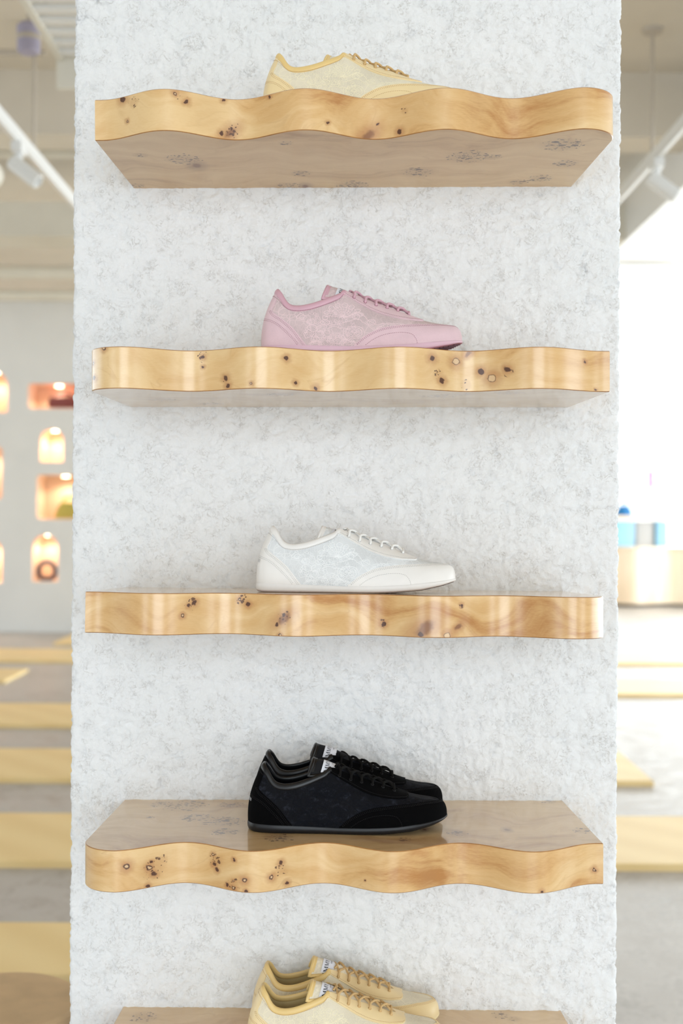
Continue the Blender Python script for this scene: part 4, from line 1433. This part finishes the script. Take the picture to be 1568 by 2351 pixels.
# =================================================================== BACKGROUND LEFT
M_rug = None
def rug_mat():
    nb = NB('yellow_ribbed_matting'); co = nb.co()
    w = nb.n('ShaderNodeTexWave'); w.wave_type = 'BANDS'; w.bands_direction = 'DIAGONAL'
    nb.lk(co, w.inputs[0]); w.inputs['Scale'].default_value = 1.6; w.inputs['Distortion'].default_value = 1.2
    col = nb.ramp(w.outputs['Fac'], [(0.0, lin(236, 207, 148)), (1.0, lin(242, 215, 158))])
    nb.pbsdf(col, 0.5, spec=0.5, normal=nb.bump(nb.noise(co, 120, 2), .1, .002))
    return nb.mat
M_rug = rug_mat()
def strip(px_l, px_r, y_far, y_near, label, free_l=False, free_r=True):
    z = 0.0
    _, d0 = on_plane(784, y_near, z); _, d1 = on_plane(784, y_far, z)
    x0 = px_l; x1 = px_r
    mb = MB()
    h = 0.03; b = 0.006
    rings = [((x0, d0, x1, d1), 0.0), ((x0, d0, x1, d1), h - b), ((x0 + b, d0 + b, x1 - b, d1 - b), h)]
    vs = [(p[0], p[1], q) for r, q in rings for p in ((r[0], r[1]), (r[2], r[1]), (r[2], r[3]), (r[0], r[3]))]
    fs = [(i * 4 + k, i * 4 + (k + 1) % 4, i * 4 + 4 + (k + 1) % 4, i * 4 + 4 + k) for i in range(2) for k in range(4)] + [(8, 9, 10, 11), (3, 2, 1, 0)]
    c = Vector(((x0 + x1) / 2, (d0 + d1) / 2, 0))
    mb.add([Vector(v) - c for v in vs], fs)
    o = build('floor_mat', mb, M_rug, smooth=False, loc=c)
    return tag(o, label, 'floor mat', 'yellow floor mats')
strip(-5.0, 0.1, 2140, 2262, 'yellow floor mat nearest the camera, behind the round wooden stool')
strip(-5.0, 5.0, 1884, 1997, 'long yellow floor mat passing behind the column, second nearest')
strip(-6.0, 1.645, 1733, 1802, 'yellow floor mat whose right corner shows right of the column')
strip(-6.0, 0.6, 1627, 1676, 'yellow floor mat fourth from the camera, left of the column')
strip(-7.5, on_plane(26, 1562, 0)[0], 1546, 1574, 'short yellow floor mat ending at the left frame edge')
strip(0.9, 7.5, 1562, 1598, 'pale yellow floor mat on the bright right floor, before the far one')
strip(-6.5, 6.5, 1499, 1526, 'far yellow floor mat crossing the whole room')
strip(-3.05, 0.2, 1462, 1485, 'farthest yellow floor mat at the foot of the niche wall')

# round wooden stool, lower left
M_stool = simple('oak_stool', lin(206, 174, 134), 0.5, 0.10, 14)
st = thing('stool', 'round wooden stool at the lower left corner beside the column', 'stool', (-0.682, 2.52, 0))
build('seat', MB().lathe([(0.001, 0.41), (0.160, 0.41), (0.166, 0.416), (0.166, 0.444), (0.160, 0.45), (0.001, 0.45)], n=56), M_stool, st)
build('base', MB().lathe([(0.001, 0.0), (0.135, 0.0), (0.14, 0.005), (0.125, 0.2), (0.14, 0.41), (0.001, 0.41)], n=48), M_stool, st)

# bags in the niches
def bag(label, color, px0, px1, pyb, pyt, kind):
    a, b = P(px0, pyb, NY + 0.2), P(px1, pyt, NY + 0.2)
    m = suede('bag_hide', lin(*color), 0.6)
    w, hgt = b.x - a.x, b.z - a.z
    # stand on the niche floor
    cx = (a.x + b.x) / 2
    zb = a.z
    root = thing('handbag', label, 'handbag', (cx, NY + 0.21, zb))
    if kind == 'ring':
        mb = MB()
        pts = []
        for k in range(32):
            t = 2 * PI * k / 32
            ex = 0.62
            x = math.copysign(abs(math.cos(t)) ** ex, math.cos(t)); z = math.copysign(abs(math.sin(t)) ** ex, math.sin(t))
            if z > 0: x, z = math.cos(t), math.sin(t)
            pts.append((x * w * .40, 0, hgt * .5 + z * hgt * .39))
        mb.tube(pts, w * .115, 12, closed=True)
        build('body', mb, m, root)
        build('clasp', MB().lathe([(0.001, 0), (w * .05, 0), (w * .05, 0.03), (0.001, 0.03)], (0, 0, hgt - .028), 12), M_white, root)
    else:
        mb = MB()
        n = 9
        prof = [(0.46, 0), (0.5, .08), (0.5, .5), (.44, .86), (.36, .94), (.0, .97)] if kind == 'dome' else [(0.5, 0), (.52, .1), (.42, .55), (.3, .9), (.27, .94), (0, .95)]
        outl = [(-x * w, z * hgt) for x, z in prof[:-1]] + [(x * w, z * hgt) for x, z in prof[:-1]][::-1]
        rows = []
        for f, y in ((.86, -.09), (.97, -.075), (1, -.04), (1, .04), (.97, .075), (.86, .09)):
            rows.append([(x * f, y, max(0.0, hgt * .5 * (1 - f)) + z * f if z > 0 else 0.0) for x, z in outl])
        q = [r + [r[0]] for r in rows]
        mb.grid(q)
        mb.add(rows[0], [tuple(range(len(outl)))]); mb.add(rows[-1], [tuple(range(len(outl)))[::-1]])
        build('body', mb, m, root)
        hp = [(math.cos(PI * k / 14) * w * .26, 0, hgt * .92 + math.sin(PI * k / 14) * hgt * .32) for k in range(15)]
        build('handle', MB().tube(hp, 0.014, 8), m, root)
    return root
bag('navy ring-shaped handbag in the lowest arched niche', (62, 72, 104), 84, 131, 1334, 1285, 'ring')
bag('maroon handbag in the topmost rectangular niche', (150, 84, 80), 112, 182, 936, 910, 'dome')
bag('yellow-green handbag in the lower rectangular niche', (196, 184, 96), 128, 196, 1190, 1150, 'tri')

# ---- ceiling services, left
ZR = 1.80 + CAM_Z
def track(xr, y0, y1, label):
    root = thing('light_track', label, 'track light', (xr, (y0 + y1) / 2, ZR))
    L = y1 - y0
    build('rail', MB().box((0, 0, 0), (0.035, L, 0.05)), M_white, root, smooth=False)
    build('cover_strip', MB().box((0, 0, -0.03), (0.022, L, 0.012)), M_white, root, smooth=False)
    return root
XL, XRt = -1.566, 1.566
tl = track(XL, 2.6, 13.5, 'white light track running back under the ceiling left of the column')
tr_ = track(XRt, 2.6, 13.5, 'white light track running back under the ceiling right of the column')
def spot(px, py, side, label, depth):
    x = XL if side < 0 else XRt
    root = thing('spotlight', label, 'spotlight', (x, depth, ZR - 0.036), group='spotlights on the light tracks')
    build('adapter', MB().box((0, 0, -0.02), (0.05, 0.11, 0.045)), M_white, root, smooth=False)
    build('stem', MB().tube([(0, 0, -0.03), (0, 0, -0.10)], 0.018, 14), M_white, root)
    ax = Vector((0.78, -0.1, -0.62)).normalized()
    c = Vector((0.012, 0, -0.115))
    rot = ax.to_track_quat('Z', 'Y').to_matrix()
    mb = MB().lathe([(0.001, -0.06), (0.032, -0.06), (0.038, -0.052), (0.038, 0.105), (0.034, 0.11), (0.029, 0.11), (0.028, 0.09), (0.001, 0.09)], n=28)
    mb.v = [tuple(rot @ Vector(v) + c) for v in mb.v]
    build('lamp_head', mb, M_white, root)
def rail_depth(px, py):
    return 1.80 * F_PX / (-unroll(px, py)[1])
spot(38, 330, -1, 'white spotlight hanging from the left light track', rail_depth(38, 315))
spot(1498, 380, 1, 'white spotlight hanging from the right light track', rail_depth(1493, 352))
M_rod = simple('steel_rod', lin(196, 186, 172), 0.5, 0.02)
for px, py, sx, nm in ((72, 355, XL, 'left'), (1485, 365, XRt, 'right')):
    d = rail_depth(px, py)
    root = thing('suspension_rod', f'thin steel rod hanging the {nm} light track from the ceiling', 'rod', (sx, d, CEIL_H), group='track suspension rods')
    build('rod', MB().tube([(0, 0, 0), (0, 0, ZR + .02 - CEIL_H)], 0.010, 8), M_rod, root)
    build('ceiling_plate', MB().lathe([(0.001, -0.02), (0.05, -0.02), (0.055, 0), (0.001, 0)], n=20), M_rod, root)
# lavender ceiling speaker
M_lav = simple('lavender_paint', lin(172, 166, 186), 0.6, 0.03)
p = P(66, 88, 6.0)
r_ = thing('ceiling_speaker', 'lavender cylindrical speaker hanging under the ceiling at upper left', 'speaker', (p.x, 6.0, p.z))
build('body', MB().lathe([(0.001, -0.07), (0.045, -0.07), (0.054, -0.06), (0.056, 0.055), (0.04, 0.07), (0.001, 0.07)], n=28), M_lav, r_)
build('ring', MB().lathe([(0.056, -0.012), (0.059, -0.008), (0.059, 0.006), (0.056, 0.012)], n=28), M_rod, r_)
build('stem', MB().tube([(0, 0, 0.07), (0, 0, CEIL_H - p.z)], 0.012, 8), M_rod, r_)
# cable tray
TZ = 2.1 + CAM_Z
tx0 = -1.295
mb_l, mb_r = MB().box((0, 0, 0), (0.03, 3.6, 0.09)), MB().box((0.42, 0, 0), (0.03, 3.6, 0.09))
y_end = 2.1 * F_PX / (-unroll(135, 118)[1])
ct = thing('cable_tray', 'cream ladder cable tray under the ceiling at upper left', 'cable tray', (tx0, y_end - 1.8, TZ))
build('side_rail', mb_l, M_offwhite, ct, smooth=False); build('side_rail', mb_r, M_offwhite, ct, smooth=False)
rung_me = MB().box((0, 0, 0), (0.40, 0.058, 0.02)).mesh('rung', [M_white], False)
for k in range(28):
    put('rung', rung_me, ct, loc=(0.21, 1.72 - k * 0.122, -0.03))
build('end_plate', MB().box((0.21, 1.82, -0.08), (0.46, 0.03, 0.17)), M_offwhite, ct, smooth=False)
for k, y in enumerate((1.5, 0.0, -1.5)):
    build('hanger', MB().tube([(0, y, 0.04), (0, y, CEIL_H - TZ)], 0.008, 6), M_rod, ct)
# beams and pipes across the room
def across(name, z, y, h, t, mat, x0=-9.3, x1=9.3):
    return structure(name, MB().box(((x0 + x1) / 2, y, z), (x1 - x0, t, h)), mat, smooth=False)
across('trim_1', CAM_Z + 2.03, 9.0, 0.24, 0.4, M_offwhite)
across('trim_2', CAM_Z + 2.28, 7.2, 0.36, 0.3, M_ceil)
def pipe(py, d, r, label, x0=-9.2, x1=-0.3, mat=None):
    z = P(80, py, d).z
    root = thing('ceiling_pipe', label, 'pipe', ((x0 + x1) / 2, d, z), group='pipes under the ceiling')
    L = (x1 - x0) / 2
    build('pipe_run', MB().tube([(-L, 0, 0), (L, 0, 0)], r, 16), mat or M_offwhite, root)
    for q in (-0.75, -0.25, 0.25, 0.75):
        build('bracket', MB().box((L * q * .9 , 0, (CEIL_H - z) / 2), (0.03, 0.03, CEIL_H - z)), M_rod, root, smooth=False)
        build('collar', MB().tube([(L * q - .04, 0, 0), (L * q + .04, 0, 0)], r * 1.18, 16), mat or M_offwhite, root)
pipe(625, 11.6, 0.062, 'thick cream pipe across the ceiling left of the column, upper of the two')
pipe(677, 12.6, 0.05, 'slimmer cream pipe across the ceiling just above the niche wall')
pipe(352, 7.8, 0.032, 'thin cream pipe across the ceiling behind the left light track')
pipe(121, 6.35, 0.016, 'very thin pipe level with the lavender speaker', -9.2, -1.5, M_rod)
# round cream air duct at left edge
dd = thing('air_duct', 'round cream duct end peeking in at the left frame edge under the track', 'duct', P(-32, 398, 7.4))
build('duct_body', MB().tube([(0, -.25, 0), (0, 0.05, 0)], 0.09, 28), M_offwhite, dd)
build('rim', MB().tube([(0, -.27, 0), (0, -.22, 0)], 0.097, 28), M_offwhite, dd)
build('hanger', MB().tube([(0, -.1, .08), (0, -.1, CEIL_H - P(-32, 398, 7.4).z)], 0.008, 6), M_rod, dd)

# =================================================================== BACKGROUND RIGHT
# white box duct running back
bd_ = thing('box_duct', 'large white box duct under the ceiling right of the column', 'duct', (2.225, 11.0, CAM_Z + 2.10))
build('duct_body', MB().box((0, 0, 0), (0.51, 16.0, 0.40)), M_white, bd_, smooth=False)
for k in range(6):
    build('flange', MB().box((0, -7.2 + 2.9 * k, 0), (0.54, 0.04, 0.43)), M_white, bd_, smooth=False)
for k in range(3):
    build('hanger', MB().tube([(0, -5 + 5 * k, 0.2), (0, -5 + 5 * k, CEIL_H - CAM_Z - 2.10)], 0.008, 6), M_rod, bd_)
# wavy wooden counter
CD = 19.4
nbc = NB('pale_counter_wood'); cc = nbc.co()
nbc.pbsdf(nbc.ramp(nbc.noise(nbc.mapping(cc, (6, 6, 1)), 1.0, 4, .6), [(.35, lin(236, 212, 182)), (.65, lin(246, 230, 206))]), 0.4, spec=.4, coat=.3)
M_counter = nbc.mat
px0 = P(1330, 1300, CD).x
ct_ = thing('display_counter', 'pale wooden counter with a wavy front on the bright right side', 'counter', (px0 + 2.0, CD, 0))
def wavy(z0, z1, inset):
    lp = []
    for k in range(121):
        x = -2.0 + 4.0 * k / 120
        lp.append((x, -0.1 * math.cos(2 * PI * (x + 0.2) / 0.95) - 0.1 + inset))
    lp += [(2.0, 0.8), (-2.0, 0.8)]
    return MB().prism(lp, z0, z1)
build('body', wavy(0.05, 0.88, 0.02), M_counter, ct_, angle=40)
build('counter_top', wavy(0.88, 0.92, 0.0), M_counter, ct_, angle=40)
build('plinth', wavy(0.0, 0.05, 0.08), simple('dark_plinth', lin(70, 64, 58), 0.6), ct_, angle=40)
# blue display blocks and riser on the counter
M_lblue = simple('pale_blue_lacquer', lin(150, 196, 222), 0.3, 0.02); M_blue = simple('deep_blue_lacquer', lin(26, 112, 172), 0.35, 0.03)
M_grey = simple('grey_lacquer', lin(186, 184, 182), 0.4, 0.02); M_pink = simple('pink_glass', lin(226, 140, 190), 0.3, 0.02)
def block(name, label, cat, px_a, px_b, py_b, py_t, mat, dy=0.3, group=None, z_base=None, r=0.03):
    a, b = P(px_a, py_b, CD + dy), P(px_b, py_t, CD + dy)
    zb = a.z if z_base is None else z_base
    w, h = b.x - a.x, b.z - zb
    root = thing(name, label, cat, ((a.x + b.x) / 2, CD + dy, zb), group=group)
    lp = [(x, y) for x, y in rrect(-w / 2, w / 2, -0.14, 0.14, min(r, w / 3))]
    build('body', MB().prism(lp, 0, h * .9), mat, root, angle=40)
    build('lid', MB().prism([(x * .96, y * .96) for x, y in lp], h * .9, h), mat, root, angle=40)
    return root
Z0 = 0.92
b1 = block('gift_box', 'pale blue box on the counter beside the column edge', 'box', 1405, 1452, 1238, 1196, M_lblue, z_base=Z0, group='boxes on the display counter')
b2 = block('gift_box', 'grey box between the two pale blue boxes on the counter', 'box', 1455, 1497, 1238, 1196, M_grey, z_base=Z0, dy=.36, group='boxes on the display counter')
b3 = block('gift_box', 'pale blue box at the right end of the counter row', 'box', 1500, 1529, 1238, 1196, M_lblue, z_base=Z0, group='boxes on the display counter')
zt = P(1450, 1196, CD + .3).z + .012
zt2 = P(1450, 1184, CD + .3).z
rs = thing('riser_board', 'pale wooden riser board lying on the counter boxes', 'riser', (P(1465, 1190, CD + .3).x, CD + .32, zt))
lpx = P(1528, 1190, CD + .3).x - P(1400, 1190, CD + .3).x
build('board', MB().prism(rrect(-lpx / 2, lpx / 2, -.18, .18, .05), 0, zt2 - zt), M_counter, rs, angle=40)
build('edge_strip', MB().prism(rrect(-lpx / 2 - .006, lpx / 2 + .006, -.186, .186, .05), (zt2 - zt) * .3, (zt2 - zt) * .7), M_counter, rs, angle=40)
hb = thing('blue_handbag', 'deep blue domed bag on the riser board by the column edge', 'handbag', (P(1432, 1180, CD + .3).x, CD + .3, zt2))
hw_ = (P(1452, 1180, CD).x - P(1432, 1180, CD).x)
hh_ = P(1432, 1160, CD + .3).z - zt2
rows = []
for k in range(9):
    a = PI / 2 * k / 8
    rows.append((max(0.001, hw_ * math.cos(a) ** .7), hh_ * math.sin(a)))
build('body', MB().lathe(rows, n=24), M_blue, hb)
build('handle', MB().tube([(math.cos(PI * k / 10) * hw_ * .4, 0, hh_ * .95 + math.sin(PI * k / 10) * hh_ * .3) for k in range(11)], 0.01, 6), M_blue, hb)
# upper tier on posts
zu0, zu1 = P(1460, 1120, CD + .5).z, P(1460, 1126, CD + .5).z
ts = thing('display_stand', 'low pale wooden stand behind the counter boxes carrying a pink item', 'display stand', (P(1462, 1120, CD + .6).x, CD + .6, Z0))
wS = 0.48
build('shelf', MB().prism(rrect(-wS, wS, -.16, .16, .05), zu1 - Z0, zu0 - Z0), M_counter, ts, angle=40)
for sx in (-.40, .40):
    build('post', MB().tube([(sx, .1, 0), (sx, .1, zu1 - Z0)], 0.018, 10), M_counter, ts)
zv = P(1460, 1066, CD + .95).z
tt_ = thing('display_stand', 'tall pale wooden stand rising behind the pink item at the right', 'display stand', (P(1462, 1066, CD + .95).x, CD + .95, 0))
build('shelf', MB().prism(rrect(-wS * .9, wS * .9, -.13, .13, .05), zv, zv + .035), M_counter, tt_, angle=40)
for sx in (-.36, .36):
    build('post', MB().tube([(sx, 0, 0), (sx, 0, zv)], 0.018, 10), M_counter, tt_)
block('perfume_bottle', 'small pink item on the low display stand', 'bottle', 1483, 1497, 1120, 1080, M_pink, dy=.6, z_base=zu0 + .001, r=.02)
block('canister', 'white canister on the low display stand, left of the pink item', 'canister', 1425, 1458, 1120, 1082, M_white, dy=.6, z_base=zu0 + .001, r=.05)
